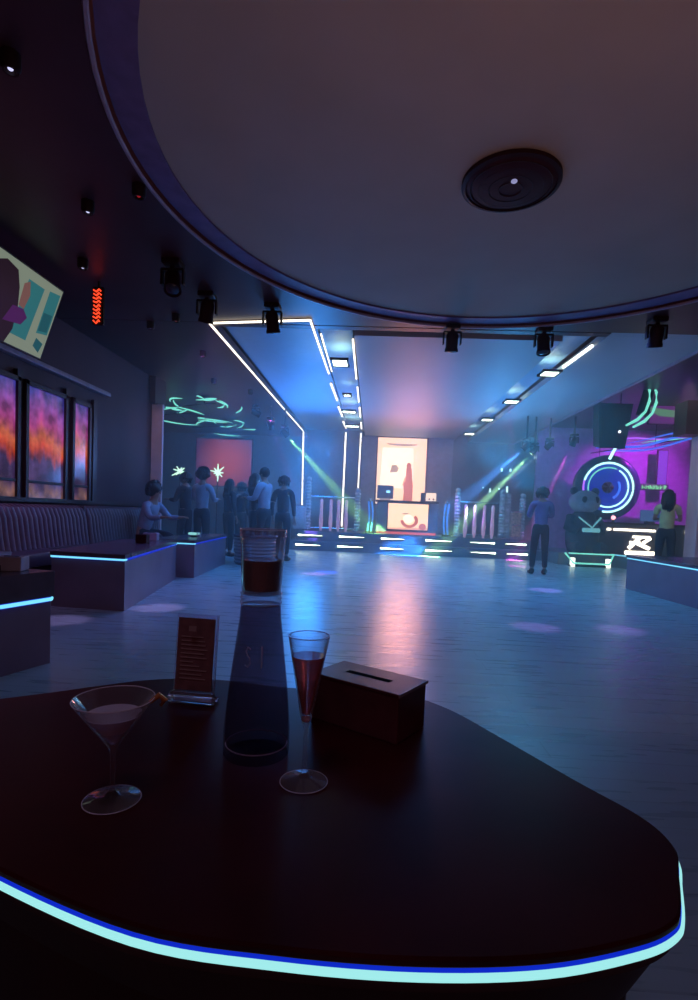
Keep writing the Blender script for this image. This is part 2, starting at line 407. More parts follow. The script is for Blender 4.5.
# square downlights
def downlight(loc, lab, sx=.2, sy=.35, grp=None):
    t = thing('square_downlight', lab, 'ceiling light', loc, 0, grp)
    b = B()
    for c, d in (((0, sy/2, 0), (sx+.04, .02, .04)), ((0, -sy/2, 0), (sx+.04, .02, .04)), ((sx/2, 0, 0), (.02, sy, .04)), ((-sx/2, 0, 0), (.02, sy, .04))): b.box(c, d)
    b.build('frame', M['black'], t)
    B().box((0, 0, .005), (sx, sy, .02)).build('diffuser', M['ledgreenw'], t)
downlight((-.62, 8.35, 3.33), 'nearest and largest square white downlight in the narrow left slot', .24, .38)
downlight((-.62, 10.6, 3.33), 'small faint downlight second along the narrow left slot', .14, .2)
downlight((-.66, 12.3, 3.33), 'wide downlight third along the narrow left slot', .3, .3)
downlight((-.66, 14.3, 3.33), 'farthest downlight in the narrow left slot', .34, .3)
for k, (x, y, lab) in enumerate(((2.67, 8.6, 'brightest downlight cluster in the right ceiling slot beside the led tube'),
                                 (2.62, 10.7, 'second downlight in the right ceiling slot'),
                                 (2.57, 12.7, 'third downlight in the right ceiling slot'),
                                 (2.55, 14.9, 'farthest downlight in the right ceiling slot near the stage'))):
    downlight((x, y, 3.33), lab, .26, .3)

# round grille speaker in the middle of the disc
t = thing('ceiling_grille', 'large round dark grille in the middle of the pale round ceiling', 'ceiling speaker', (.87, 3.93, 3.39))
B().lathe([(0, -.05), (.20, -.048), (.29, -.03), (.325, -.012), (.33, 0), (.31, .008), (0, .008)], n=48).build('grille', M['grille'], t, smooth=True)
B().lathe([(.315, -.03), (.343, -.022), (.343, .004), (.315, .004)], n=48, closed=True).build('rim', M['blackm'], t, smooth=True)
b = B()
for r in (.08, .15, .22, .28):
    b.tube([(r*math.cos(a*PI/18), r*math.sin(a*PI/18), -.052+.02*(r/.3)**2) for a in range(36)], .004, 5, closed=True)
b.build('louvre', M['blackm'], t)
o = B().ball((0, 0, 0), .022, (1, 1, .5)).build('indicator_lamp', glow('grille_lamp', (.5, .5, .9), .55), t, smooth=True); o.location = (.0, -.1, -.055)
o['label'] = 'small glowing lamp'

# spotlight fixtures hanging under the ceiling
def moving_head(loc, lab, aim=(0, 1, -1), lens='dark', s=1.0, col=None, rod=.0):
    t = thing('moving_head_light', lab, 'stage light', loc)
    b = B(); b.box((0, 0, -.03*s), (.2*s, .2*s, .06*s), bev=.012*s)
    if rod: b.box((0, 0, rod/2), (.035, .035, rod))
    b.build('base', M['black'], t)
    b = B(); b.box((0, 0, -.075*s), (.05*s, .05*s, .04*s)); b.box((0, 0, -.10*s), (.25*s, .07*s, .025*s))
    for sx in (-1, 1): b.box((sx*.12*s, 0, -.18*s), (.022*s, .07*s, .17*s), bev=.005*s)
    b.build('yoke', M['black'], t)
    q = V(aim).normalized().to_track_quat('Z', 'Y')
    h = B().lathe([(0, -.13*s), (.06*s, -.13*s), (.085*s, -.08*s), (.085*s, .08*s), (.095*s, .11*s), (.095*s, .14*s), (.085*s, .14*s), (.08*s, .125*s), (0, .125*s)], n=20).build('head', M['blackm'], t, smooth=True)
    h.location = (0, 0, -.22*s); h.rotation_mode = 'QUATERNION'; h.rotation_quaternion = q
    lm = M['lensdark'] if lens == 'dark' else lens
    B().lathe([(0, .127*s), (.072*s, .127*s), (.06*s, .14*s), (0, .15*s)], n=20).build('lens', lm, h, smooth=True)
    return t
M['lensdark'] = mat('dark_lens', (.04, .04, .07), .2, .1)
for loc, lab, aim in (((-1.27, 6.23, CZ), 'black moving head hanging in the middle of the front ceiling led tube', (.1, .3, -1)),
                 ((-1.95, 5.95, CZ), 'black moving head at the left corner of the ceiling portal', (-.2, .3, -1)),
                 ((.88, 6.75, CZ), 'black moving head hanging before the grey centre ceiling panel', (0, .2, -1)),
                 ((2.0, 6.75, CZ), 'black moving head hanging left of the right ceiling slot', (0, -.2, -1)),
                 ((3.15, 6.35, CZ), 'black moving head hanging on the right of the round ceiling', (.1, .4, -1)),
                 ((-2.05, 5.2, CZ), 'black moving head on the dark ceiling above the booths', (.2, -.5, -1))):
    moving_head((loc[0], loc[1], CZ+.005), lab, aim, s=.88)
wl = glow('small_lamp_lilac', (.6, .6, .95), 1.2)
def can_spot(loc, lab, m=None):
    t = thing('ceiling_spotlight', lab, 'ceiling light', loc)
    B().lathe([(0, 0), (.05, 0), (.05, -.07), (.04, -.09), (.03, -.09), (.025, -.06), (0, -.06)], n=20).build('housing', M['black'], t, smooth=True)
    B().ball((0, 0, -.075), .014, (1, 1, .7)).build('bulb', m or wl, t, smooth=True)
can_spot((-2.04, 2.87, CZ), 'tiny lilac spotlight at the far upper left of the dark ceiling')
can_spot((-2.36, 4.22, CZ), 'tiny lilac spotlight on the dark ceiling above the wall screen')
can_spot((-2.95, 5.2, CZ), 'tiny dim spotlight on the dark ceiling over the red sign')
can_spot((-2.55, 6.6, CZ), 'small reddish spotlight near the end of the dark left ceiling', glow('small_lamp_red', (.5, .12, .15), .5))
can_spot((-3.0, 6.9, CZ), 'small bluish spotlight near the end of the dark left ceiling', glow('small_lamp_blue', (.2, .16, .5), .5))
can_spot((-1.85, 4.0, CZ), 'small red spotlight at the rim of the round ceiling', glow('small_lamp_red2', (.5, .02, .03), .5))

can_spot((-3.05, 9.8, CZ), 'tiny green spotlight above the left zone, nearest the pale pillar', glow('small_lamp_green', (.3, 1, .7), 1.5))
can_spot((-2.7, 8.1, CZ), 'tiny orange-red spotlight left of the long ceiling led tube', glow('small_lamp_orange', (1, .2, .1), 1.0))
can_spot((-2.55, 10.6, CZ), 'tiny pale green spotlight close to the middle of the long ceiling led tube', glow('small_lamp_pale', (.4, 1, .8), 1.2))
# red glowing sign box hanging from ceiling
t = thing('hanging_sign', 'narrow glowing red sign hanging under the dark left ceiling', 'sign', (-3.05, 5.7, 0))
B().box((0, 0, 3.11), (.12, .05, .40), bev=.01).build('case', M['black'], t)
B().box((0, 0, 3.34), (.02, .02, .08)).build('rod', M['black'], t)
b = B(); rnd = random.Random(3)
for k in range(9):
    z = 3.27-.04*k
    b.tube([(-.045+rnd.uniform(0, .01), -.035, z), (-.01, -.035, z-.022+rnd.uniform(-.01, .01)), (.02, -.035, z+.008), (.045-rnd.uniform(0, .02), -.035, z-.012)], .009, 6)
b.build('glowing_strokes', M['red'], t)

# ------------------------------------------------------------------ wall screen (television)
def tv():
    t = thing('television', 'large tilted screen hanging high on the left above the windows', 'television', (-3.62, 5.0, 2.5))
    BR = V((-3.65, 5.63, 2.52)); TR = V((-3.40, 5.62, 3.22)); d = V((0, -1.35, 0))
    BL, TL = BR+d, TR+d
    n = (TR-BR).cross(d).normalized()
    if n.x < 0: n = -n
    def P(u, v, e=0): return (BL + (BR-BL)*u + (TL-BL)*v) + n*e     # u 0..1 left->right as seen
    b = B()
    sec = [P(-.01, -.02), P(1.01, -.02), P(1.01, 1.02), P(-.01, 1.02)]
    b.ring_sections([[p - n*.05 for p in sec], sec]); b.build('case', M['black'], t, world=True)
    mats = [glow('tv_pale', (.42, .50, .38), .42), glow('tv_teal', (.05, .30, .33), .42), glow('tv_dark', (.03, .012, .02), .5),
            glow('tv_purple', (.09, .015, .12), .6), glow('tv_skin', (.30, .14, .12), .5), glow('tv_deepteal', (.02, .14, .17), .5)]
    b = B()
    def poly(mi, pts, e):
        b.mi = mi; vs = [b.bm.verts.new(P(u, v, e)) for u, v in pts]; b._f(vs)
    poly(0, [(0, 0), (1, 0), (1, 1), (0, 1)], .002)
    poly(1, [(.60, .14), (.78, .14), (.80, .88), (.62, .88)], .003)
    poly(1, [(.86, .30), (.985, .34), (.985, .93), (.86, .9)], .003)
    poly(5, [(.87, .34), (.97, .37), (.97, .62), (.87, .6)], .004)
    poly(5, [(.87, .12), (.95, .06), (.97, .2), (.88, .24)], .004)
    poly(2, [(.05, 0), (.58, 0), (.62, .2), (.60, .5), (.56, .72), (.50, .9), (.38, .94), (.28, .85), (.2, .6)], .004)
    poly(3, [(.50, .25), (.68, .3), (.72, .42), (.66, .5), (.55, .48)], .005)
    poly(4, [(.60, .52), (.66, .5), (.68, .7), (.64, .86), (.59, .8)], .005)
    b.build('screen_picture', mats, t, world=True)
    b = B(); b.tube([P(.5, .6, -.05), (-4.2, 4.95, 3.0)], .03, 8); b.box((-4.18, 4.95, 3.0), (.05, .25, .25))
    b.build('wall_bracket', M['black'], t, world=True)
tv()

# ------------------------------------------------------------------ banquettes along left wall
def banquette(y0, y1, lab):
    t = thing('banquette', lab, 'sofa', (-3.9, (y0+y1)/2, 0), 0, None)
    L = y1-y0; n = int(L/.085); b = B()
    # channel tufted back: rows of vertical rolls, leaning and rolled at the top
    prof = [(-.19, .40), (.10, .42), (.07, .60), (.045, .80), (.0, .90), (-.06, .935), (-.12, .93), (-.19, .90)]
    secs = []
    N = n*6
    for i in range(N+1):
        y = -L/2 + L*i/N; ph = abs(math.sin(PI*i/6)); k = .030*(ph**.6)
        secs.append([(px + (k if j in (1, 2, 3, 4) else 0), y, pz + (k*.6 if j in (4, 5, 6) else 0)) for j, (px, pz) in enumerate(prof)])
    b.ring_sections(secs); b.build('backrest', M['leather'], t, smooth=True)
    b = B().box((.10, 0, .37), (.60, L, .15), bev=.03); b.build('seat_cushion', M['seatleather'], t, smooth=True)
    B().box((.08, 0, .15), (.55, L-.02, .30)).build('base', M['blackm'], t)
    B().box((-.10, L/2-.02, .55), (.30, .05, .80), bev=.02).build('end_panel', M['seatleather'], t)
    return t
banquette(3.6, 6.95, 'ribbed dark leather bench under the coloured windows, nearer section')
banquette(7.0, 9.3, 'ribbed dark leather bench against the plain wall, farther section')

# ------------------------------------------------------------------ booth tables with led edge
def booth_table(corners, top, ledz, lab, body='boothbody', kick=.0, ledw=.022):
    """corners: plan polygon (counter-clockwise), top height"""
    cx = sum(c[0] for c in corners)/len(corners); cy = sum(c[1] for c in corners)/len(corners)
    t = thing('booth_table', lab, 'table', (cx, cy, 0))
    P = [(x-cx, y-cy) for x, y in corners]
    def off(k):
        out = []
        for x, y in P:
            l = math.hypot(x, y); out.append((x*(1-k/l), y*(1-k/l)))
        return out
    B().prism(off(.0), ledz+ledw*.5, top).build('tabletop', M['boothtop'], t)
    B().prism(off(.02), 0, ledz+ledw*.5).build('body', M[body], t)
    q = [(x, y, ledz) for x, y in off(.012)]
    n = len(q); pts = []
    for i in range(n):
        a, c = V(q[i]), V(q[(i+1) % n])
        pts += [a.lerp(c, f) for f in (.015, .985)]
    s = B().tube(pts, ledw*.62, 6, closed=True, flat=.9).build('led_strip', M['ledblue'], t)
    q2 = [(x, y, ledz) for x, y in off(.004)]; pts = []
    for i in range(n):
        a, c = V(q2[i]), V(q2[(i+1) % n])
        pts += [a.lerp(c, f) for f in (.012, .988)]
    B().tube(pts, ledw*.45, 6, closed=True).build('led_core', M['ledcore'], s)
    return t
booth_table([(-3.02, 4.84), (-2.27, 4.78), (-2.66, 7.12), (-3.38, 7.02)], .53, .48, 'long low booth table with glowing blue edge before the ribbed bench')
booth_table([(-3.12, 7.30), (-2.47, 7.28), (-2.62, 9.42), (-3.2, 9.40)], .53, .48, 'farther low booth table with blue edge, person seated behind it')
booth_table([(-3.3, 2.1), (-2.3, 1.95), (-1.94, 3.16), (-3.05, 3.45)], .57, .40, 'nearest low table with blue glowing band at the left photo edge', ledw=.028)
booth_table([(4.06, 6.0), (5.2, 6.0), (5.3, 8.65), (4.0, 8.50)], .53, .48, 'low table with blue glowing edge at the right photo edge')

# things on the booth tables
def tissue_box(loc, rz, lab, s=(.22, .12, .09), mt='napkin'):
    t = thing('tissue_box', lab, 'tissue box', loc, rz)
    B().box((0, 0, s[2]/2), s, bev=.006).build('box', M[mt], t)
    B().box((0, 0, s[2]+.001), (s[0]*.55, .02, .003)).build('slot', M['slot'], t)
    return t
tissue_box((-2.42, 3.16, .57), .1, 'bluish tissue pack on the nearest left table', (.30, .16, .10))
tissue_box((-2.17, 3.10, .57), .2, 'small pale box with folded end on the nearest left table', (.15, .12, .085))
tissue_box((-2.25, 2.85, .57), .1, 'dark low box lying on the nearest left table', (.26, .18, .05), 'blackm')
tissue_box((-2.78, 6.3, .53), .1, 'small black square box on the long booth table', (.13, .13, .11), 'blackm')
tissue_box((-2.95, 6.95, .53), .1, 'grey box behind the black one on the long booth table', (.18, .12, .10))
def tumbler(loc, lab, r=.035, h=.09, liq=None, grp=None):
    t = thing('tumbler', lab, 'glass', loc, 0, grp)
    B().lathe([(0, 0), (r*.85, 0), (r, h), (r-.003, h), (r*.8, .008), (0, .008)], n=20).build('glass', M['glass'], t, smooth=True)
    if liq: B().lathe([(0, .01), (r*.78, .01), (r*.88, h*.55), (0, h*.55)], n=20).build('drink', liq, t, smooth=True)
tumbler((-2.62, 7.9, .53), 'drinking glass on the farther booth table near the seated person', liq=M['palecocktail'])
t = thing('table_candle', 'small cyan glowing table lamp on the farther booth table', 'lamp', (-2.78, 8.15, .53))
B().lathe([(0, 0), (.05, 0), (.045, .02), (.02, .03), (0, .03)], n=16).build('base', M['black'], t, smooth=True)
B().box((0, 0, .05), (.16, .09, .035), bev=.01).build('lamp_shade', glow('table_lamp_glow', (.35, .9, .9), .8), t)

# ------------------------------------------------------------------ foreground table
def catmull(pts, per=8):
    out = []; n = len(pts)
    for i in range(n):
        p0, p1, p2, p3 = [V((*pts[(i+k-1) % n], 0)) for k in range(4)]
        for j in range(per):
            u = j/per
            out.append(.5*((2*p1) + (-p0+p2)*u + (2*p0-5*p1+4*p2-p3)*u*u + (-p0+3*p1-3*p2+p3)*u**3))
    return [(p.x, p.y) for p in out]
outline = [(-.436, .605), (-.238, .537), (-.08, .521), (.067, .521), (.20, .537), (.31, .570), (.362, .597), (.386, .625), (.418, .686), (.446, .748), (.436, .820), (.375, .925), (.285, 1.09),
           (.20, 1.235), (.10, 1.318), (-.05, 1.325), (-.21, 1.325), (-.39, 1.355), (-.555, 1.325), (-.734, 1.20), (-.90, 1.07), (-.93, .92), (-.80, .78), (-.62, .69)]
OUT = catmull(outline, 6)
tc0 = (-.2, .92)
ft = thing('lounge_table', 'large dark curved table in the foreground with a blue glowing front edge', 'table', (tc0[0], tc0[1], 0))
def inset(d):
    res = []; n = len(OUT)
    for i in range(n):
        a, c = V((*OUT[i-1], 0)), V((*OUT[(i+1) % n], 0)); t_ = (c-a).normalized(); nn = V((t_.y, -t_.x, 0))
        p = V((*OUT[i], 0)) - nn*d; res.append((p.x, p.y))
    return res
a2 = sum(OUT[i-1][0]*OUT[i][1]-OUT[i][0]*OUT[i-1][1] for i in range(len(OUT)))
SG = 1 if a2 > 0 else -1
def ins(d): return inset(d*SG)
b = B()
b.ring_sections([[(x, y, .538) for x, y in ins(.004)], [(x, y, .541) for x, y in ins(0)], [(x, y, .547) for x, y in ins(0)], [(x, y, .55) for x, y in ins(.003)]])
b.build('tabletop', M['tabletop'], ft, world=True, smooth=True)
b = B(); b.ring_sections([[(x, y, .508) for x, y in ins(.006)], [(x, y, .538) for x, y in ins(.006)]]); b.build('edge_band', M['tablebody'], ft, world=True)
b = B(); b.ring_sections([[(x, y, 0.0) for x, y in ins(.06)], [(x, y, .42) for x, y in ins(.05)], [(x, y, .508) for x, y in ins(.012)]]); b.build('body', M['tablebody'], ft, world=True)
s1 = B().tube([(x, y, .5366) for x, y in ins(.0010)], .0022, 8, closed=True).build('led_strip', M['ledblue'], ft, world=True, smooth=True)
s2 = B().tube([(x, y, .5310) for x, y in ins(.0)], .0050, 8, closed=True).build('led_core', M['ledfront'], None, smooth=True)
bm = s2.data; 
for v in bm.vertices: v.co -= V((tc0[0], tc0[1], 0))
s2.parent = s1

# martini glass
t = thing('martini_glass', 'martini glass with pale cocktail at the left of the dark table', 'glass', (-.377, .767, .55))
B().lathe([(0, 0), (.041, .0), (.042, .002), (.03, .0045), (.012, .008), (.0045, .016), (.0035, .03), (.0035, .07), (.006, .082), (.059, .157), (.0575, .1575), (.005, .088), (0, .087)], n=48).build('glass', M['glass'], t, smooth=True)
o = B().lathe([(0, .0885), (.0045, .0885), (.0405, .1335), (.0405, .134), (0, .134)], n=40).build('cocktail', M['palecocktail'], t, smooth=True); o['label'] = 'pale cloudy cocktail'
b = B(); b.tube([(.050, .012, .150), (.062, .018, .160), (.070, .020, .152), (.064, .02, .143)], [.003, .005, .005, .003], 8); b.build('garnish', M['orange'], t, smooth=True)
B().tube([(.0582*math.cos(i*PI/24), .0582*math.sin(i*PI/24), .1574) for i in range(48)], .0008, 6, closed=True).build('rim', M['glint'], t, smooth=True)  # rim highlight painted as a thin pale ring
B().tube([(.0415*math.cos(i*PI/24), .0415*math.sin(i*PI/24), .0018) for i in range(48)], .0008, 6, closed=True).build('foot_glint', M['glint'], t, smooth=True)  # pale ring paints the highlight round the foot
# flute
t = thing('champagne_flute', 'tall cone glass of red drink between bottle and tissue box', 'glass', (-.096, .857, .55))
B().lathe([(0, 0), (.039, .0), (.040, .002), (.028, .005), (.010, .010), (.0045, .02), (.0035, .04), (.0035, .09), (.007, .103), (.009, .108), (.0345, .247), (.0333, .2475), (.0078, .116), (0, .114)], n=48).build('glass', M['glass'], t, smooth=True)
B().lathe([(0, .1165), (.0066, .1165), (.0275, .2135), (.0275, .214), (0, .214)], n=40).build('drink', M['rosedrink'], t, smooth=True)
B().tube([(.0338*math.cos(i*PI/24), .0338*math.sin(i*PI/24), .2474) for i in range(48)], .0008, 6, closed=True).build('rim', M['glint'], t, smooth=True)  # thin pale ring, painted highlight of the flute rim
B().tube([(.0395*math.cos(i*PI/24), .0395*math.sin(i*PI/24), .0018) for i in range(48)], .0008, 6, closed=True).build('foot_glint', M['glint'], t, smooth=True)  # foot highlight painted as a ring
B().ball((0, 0, .108), .0085, (1, 1, .75)).build('stem_knob', M['glint'], t, smooth=True)  # pale ball paints the bright spot at the stem joint
# carafe
t = thing('carafe', 'tall smoky glass carafe topped by a clear cup of brown liquid', 'carafe', (-.198, .955, .55))
B().lathe([(0, 0), (.058, 0), (.0605, .004), (.0605, .045), (.058, .075), (.054, .12), (.0485, .165), (.0425, .215), (.038, .25), (.036, .278),
           (.0345, .278), (.0365, .25), (.041, .215), (.047, .165), (.0525, .12), (.0565, .075), (.058, .03), (.054, .018), (0, .018)], n=56).build('body', M['carafeglass'], t, smooth=True)
B().lathe([(.0345, .276), (.037, .278), (.038, .282), (.036, .286), (.038, .290), (.036, .294), (.038, .298), (.036, .300), (.0, .300), (0, .296), (.033, .296)], n=40).build('collar', M['glass'], t, smooth=True)
B().lathe([(0, .300), (.0355, .300), (.041, .398), (.0425, .402), (.041, .406), (.0425, .410), (.041, .414), (.040, .4145), (.0385, .40), (.0335, .304), (0, .304)], n=40).build('cup', M['glass'], t, smooth=True)
B().lathe([(0, .3045), (.033, .3045), (.0357, .358), (.0357, .3585), (0, .3585)], n=36).build('drink', M['browndrink'], t, smooth=True)
b = B()
def on_body(a, z, r): return (r*math.sin(a), -r*math.cos(a), z)
sp = [(-.05, .204), (-.18, .208), (-.24, .200), (-.16, .193), (-.06, .188), (-.03, .180), (-.12, .173), (-.24, .176)]
b.tube([on_body(a-.1, z, (.0452+(.195-z)*.12)) for a, z in sp], .0011, 5)
b.tube([on_body(.30, z, (.0452+(.195-z)*.12)) for z in (.210, .195, .172)], .0012, 5)
b.build('printed_mark', M['mark'], t)
B().tube([(.0418*math.cos(i*PI/24), .0418*math.sin(i*PI/24), .4140) for i in range(48)], .0008, 6, closed=True).build('rim', M['glint'], t, smooth=True)  # pale ring standing in for the cup rim highlight
B().tube([(.056*math.cos(i*PI/24), .056*math.sin(i*PI/24), .019) for i in range(48)], .0010, 6, closed=True).build('inner_base_glint', M['glint'], t, smooth=True)  # painted reflection of the thick glass base
# menu stand
t = thing('menu_stand', 'upright brown drinks menu in a clear stand on the dark table', 'menu', (-.394, 1.185, .55), R(-6))
B().box((.0, .0, .112), (.088, .003, .165), rx=R(-5)).build('menu_card', M['card'], t)
b = B()
b.box((0, .004, .108), (.100, .002, .190), rx=R(-5)); b.box((.049, .003, .108), (.003, .006, .190), rx=R(-5))
b.build('acrylic_sheet', M['acrylic'], t)
b = B(); b.tube([(-.052, -.012, .014), (.052, -.012, .014)], .013, 14)
b.tube([(-.052, .016, .006), (.052, .016, .006)], .006, 10); b.build('base_roll', M['acrylic'], t, smooth=True)
b = B()
b.box((0, -.0168, .175), (.018, .0006, .012), rx=R(-5)) ; rnd = random.Random(5)
for k in range(11):
    z = .152-.0095*k; w = rnd.uniform(.03, .066)
    b.box((-.034+w/2, -.0028+(.112-z)*-.087*-1*-1, z), (w, .0008, .0028), rx=R(-5))
b.build('printed_lines', M['print'], t)
# tissue box (foreground)
P0 = V((-.054, 1.238, 0)); P1 = V((.132, 1.12, 0)); P2 = V((.065, 1.016, 0)); cc = (P0+P2)/2
ang = math.atan2(P1.y-P0.y, P1.x-P0.x)
t = thing('tissue_box', 'dark rectangular tissue box with a long slot, right of the flute', 'tissue box', (cc.x, cc.y, .55), ang)
b = B(); b.box((0, 0, .0485), (.216, .120, .097), bev=.003); b.build('box', M['tissuewood'], t)
b = B(); b.box((0, 0, .0985), (.220, .124, .006), bev=.0015)
b.build('lid', M['tissuewood'], t)
b = B(); b.tube([(-.055, 0, .1018), (.055, 0, .1018)], .0085, 12, flat=1); 
bmesh.ops.scale(b.bm, vec=(1, 1, .06), verts=b.bm.verts, space=Matrix.Translation((0, 0, -.1018))); b.build('slot', M['slot'], t)
b = B(); b.box((.1105, 0, .0985), (.0022, .124, .0064)); o = b.build('edge_strip', M['boxedge'], t); o['label'] = 'polished pale short edge'

# ------------------------------------------------------------------ stage
struct(B().box((1.15, 15.2, .12), (6.7, 3.2, .24)).build('stage_step', M['stagefront']))
struct(B().box((1.15, 15.3, .36), (6.3, 2.9, .24)).build('stage_floor', M['stagefront']))
struct(B().box((1.15, 15.32, .485), (6.28, 2.86, .01)).build('stage_carpet', M['stage']))
ups = [(-1.98, -1.32), (-.90, -.22), (.20, .82), (1.35, 2.05), (2.5, 3.15), (3.40, 3.95)]
names = ['first from the left', 'second from the left', 'third from the left', 'fourth from the left', 'fifth from the left', 'rightmost']
for row, (y, z) in enumerate(((13.585, .14), (13.835, .38))):
    for k, (x0, x1) in enumerate(ups):
        if row: x0, x1 = x0+.02, x1+.02
        t = thing('step_light', '%s step light, %s, in the %s riser of the stage' % (names[k], 'bright tapering bar', 'lower' if row == 0 else 'upper'), 'step light', ((x0+x1)/2, y, z))
        w = x1-x0; b = B(); b.box((0, 0, 0), (w, .03, .055), bev=.006); b.build('housing', M['black'], t)
        flip = -1 if x0 > 2.2 else 1
        b = B(); b.prism([(-w/2*flip*.97, -.016), (w/2*flip*.97, -.016), (w/2*flip*.97, -.020), (-w/2*flip*.97, -.020)], -.001, .001)
        b = B()
        b.ring_sections([[(-w*.48*flip, -.017, -.021), (-w*.48*flip, -.017, .021), (-w*.48*flip, -.021, .021), (-w*.48*flip, -.021, -.021)],
                         [(w*.48*flip, -.017, -.003), (w*.48*flip, -.017, .003), (w*.48*flip, -.021, .003), (w*.48*flip, -.021, -.003)]])
        b.build('diffuser', M['ledgreenw'], t)

SZ = .49
def rail(x0, x1, y, xs, lab, ztop=1.42):
    t = thing('stage_railing', lab, 'railing', ((x0+x1)/2, y, SZ)); m = (x0+x1)/2
    h = ztop-SZ
    b = B()
    for zz in (h, .08): b.tube([(x0-m, 0, zz), (x1-m, 0, zz)], .022, 8)
    b.build('rail_bar', M['chrome'], t, smooth=True)
    for x in xs:
        B().lathe([(0, 0), (.035, 0), (.03, .03), (.05, .10), (.055, .3), (.04, .55), (.045, h-.1), (.02, h-.06), (0, h-.06)], (x-m, 0, 0), 12).build('baluster', M['pinktube'], t, smooth=True)
    return t
def post(x, y, ztop, lab):
    t = thing('crystal_post', lab, 'post', (x, y, SZ)); h = ztop-SZ
    b = B()
    z = .06; pr = [(0, .04), (.05, .04)]
    while z < h-.16:
        pr += [(.06, z), (.088, z+.04), (.06, z+.08)]; z += .085
    pr += [(.045, z+.01), (0, z+.01)]
    b.lathe(pr, n=10).build('shaft', M['crystal'], t)
    B().box((0, 0, .02), (.22, .22, .04), bev=.005).build('base', M['chrome'], t)
    B().ball((0, 0, z+.06), .07).build('finial', M['crystal'], t, smooth=False)
rail(-1.70, -.52, 14.45, (-1.42, -1.16, -.95, -.74), 'railing with frosted balusters on the left half of the stage')
rail(2.28, 3.26, 14.05, (2.42, 2.66, 2.90, 3.12), 'railing with frosted balusters on the right half of the stage')
post(-1.78, 14.45, 1.90, 'sparkling post at the outer end of the left stage railing')
post(-.44, 14.45, 1.68, 'sparkling post at the inner end of the left stage railing')
post(2.20, 14.05, 1.74, 'sparkling post at the inner end of the right stage railing')
post(3.34, 13.98, 1.73, 'sparkling post at the outer end of the right stage railing')
post(3.52, 14.1, 1.66, 'sparkling post behind the ornate crate on stage right')
post(3.86, 13.98, 1.70, 'rightmost sparkling post at the stage corner')
t = thing('ornate_crate', 'golden ornate box between the posts at the right stage corner', 'crate', (3.69, 14.0, SZ))
B().box((0, 0, .35), (.24, .3, .70), bev=.01).build('box', M['boxcase'], t)
b = B(); b.box((0, 0, .72), (.28, .34, .04), bev=.01); b.box((0, 0, .04), (.28, .34, .08), bev=.01); b.box((0, -.16, .38), (.24, .02, .03)); b.build('trim_band', M['chrome'], t)
t = thing('glass_plinth', 'pale glittering glass box left of the stage railing', 'plinth', (-2.0, 14.5, SZ))
B().box((0, 0, .33), (.34, .3, .62), bev=.01).build('box', M['crystal'], t)
B().box((0, 0, .66), (.38, .34, .04), bev=.01).build('lid', M['chrome'], t)
def arc_lamp(x, y, sg, lab):
    t = thing('curved_lamp', lab, 'lamp', (x, y, SZ))
    for k, dx in enumerate((0, .09)):
        pts = [(sg*(dx+.035*math.sin(u/10*PI)), 0, .05+.80*u/10) for u in range(11)]
        B().tube(pts, .018, 8).build('glowing_tube', M['acrylicblue'], t, smooth=True)
    B().box((sg*.05, 0, .025), (.22, .2, .05), bev=.01).build('base', M['black'], t)
    B().ball((sg*.05, 0, .90), .05).build('cap', M['chrome'], t, smooth=True)
arc_lamp(-.14, 14.4, 1, 'pair of curved blue glowing tubes left of the stage desk')
arc_lamp(2.0, 14.2, -1, 'pair of curved blue glowing tubes right of the stage desk')

# DJ desk with screen
t = thing('dj_desk', 'dark stage desk with a bright screen set in its front', 'desk', (.90, 14.75, SZ))
b = B(); b.box((0, 0, .43), (1.62, .6, .86), bev=.02); b.build('cabinet', M['desk'], t)
B().box((0, -.02, .885), (1.70, .68, .05), bev=.01).build('desktop', M['black'], t)
for x in (-.66, .72): B().box((x, -.31, .43), (.24, .03, .80), bev=.008).build('side_panel', M['desk'], t)
B().box((.04, -.305, .47), (1.14, .02, .76)).build('screen_frame', M['black'], t)
mats = [glow('screen_cream', (1.0, .64, .40), 1.75), glow('screen_red', (.80, .20, .13), 1.0), glow('screen_coral', (1.0, .45, .3), 1.4), glow('screen_grey', (.6, .4, .28), 1.0), glow('screen_white', (1, .80, .58), 1.9)]
def disc(b, mi, cx, cz, rx, rz_, y, n=20, a0=0, a1=2*PI, hole=0):
    b.mi = mi
    if hole:
        vo = [b.bm.verts.new((cx+rx*math.cos(a0+(a1-a0)*i/n), y, cz+rz_*math.sin(a0+(a1-a0)*i/n))) for i in range(n+1)]
        vi = [b.bm.verts.new((cx+rx*hole*math.cos(a0+(a1-a0)*i/n), y, cz+rz_*hole*math.sin(a0+(a1-a0)*i/n))) for i in range(n+1)]
        for i in range(n): b._f([vo[i], vo[i+1], vi[i+1], vi[i]])
    else: b._f([b.bm.verts.new((cx+rx*math.cos(a0+(a1-a0)*i/n), y, cz+rz_*math.sin(a0+(a1-a0)*i/n))) for i in range(n)])
b = B(); b.mi = 0; b.quad((-.50, -.317, .13), (.58, -.317, .13), (.58, -.317, .83), (-.50, -.317, .83))
b.mi = 2; b.quad((-.50, -.319, .13), (.58, -.319, .13), (.58, -.319, .20), (-.50, -.319, .17))
disc(b, 1, .08, .38, .24, .20, -.321, 20, PI*1.0, PI*2.25, .62)
disc(b, 1, .44, .22, .10, .09, -.321); disc(b, 3, -.02, .56, .10, .02, -.321)
disc(b, 4, .05, .42, .14, .12, -.322)
b.build('screen_picture', mats, t)
B().box((0, -.33, .03), (1.60, .03, .07)).build('base_glow_strip', glow('desk_base_red', (.9, .16, .14), .9), t)

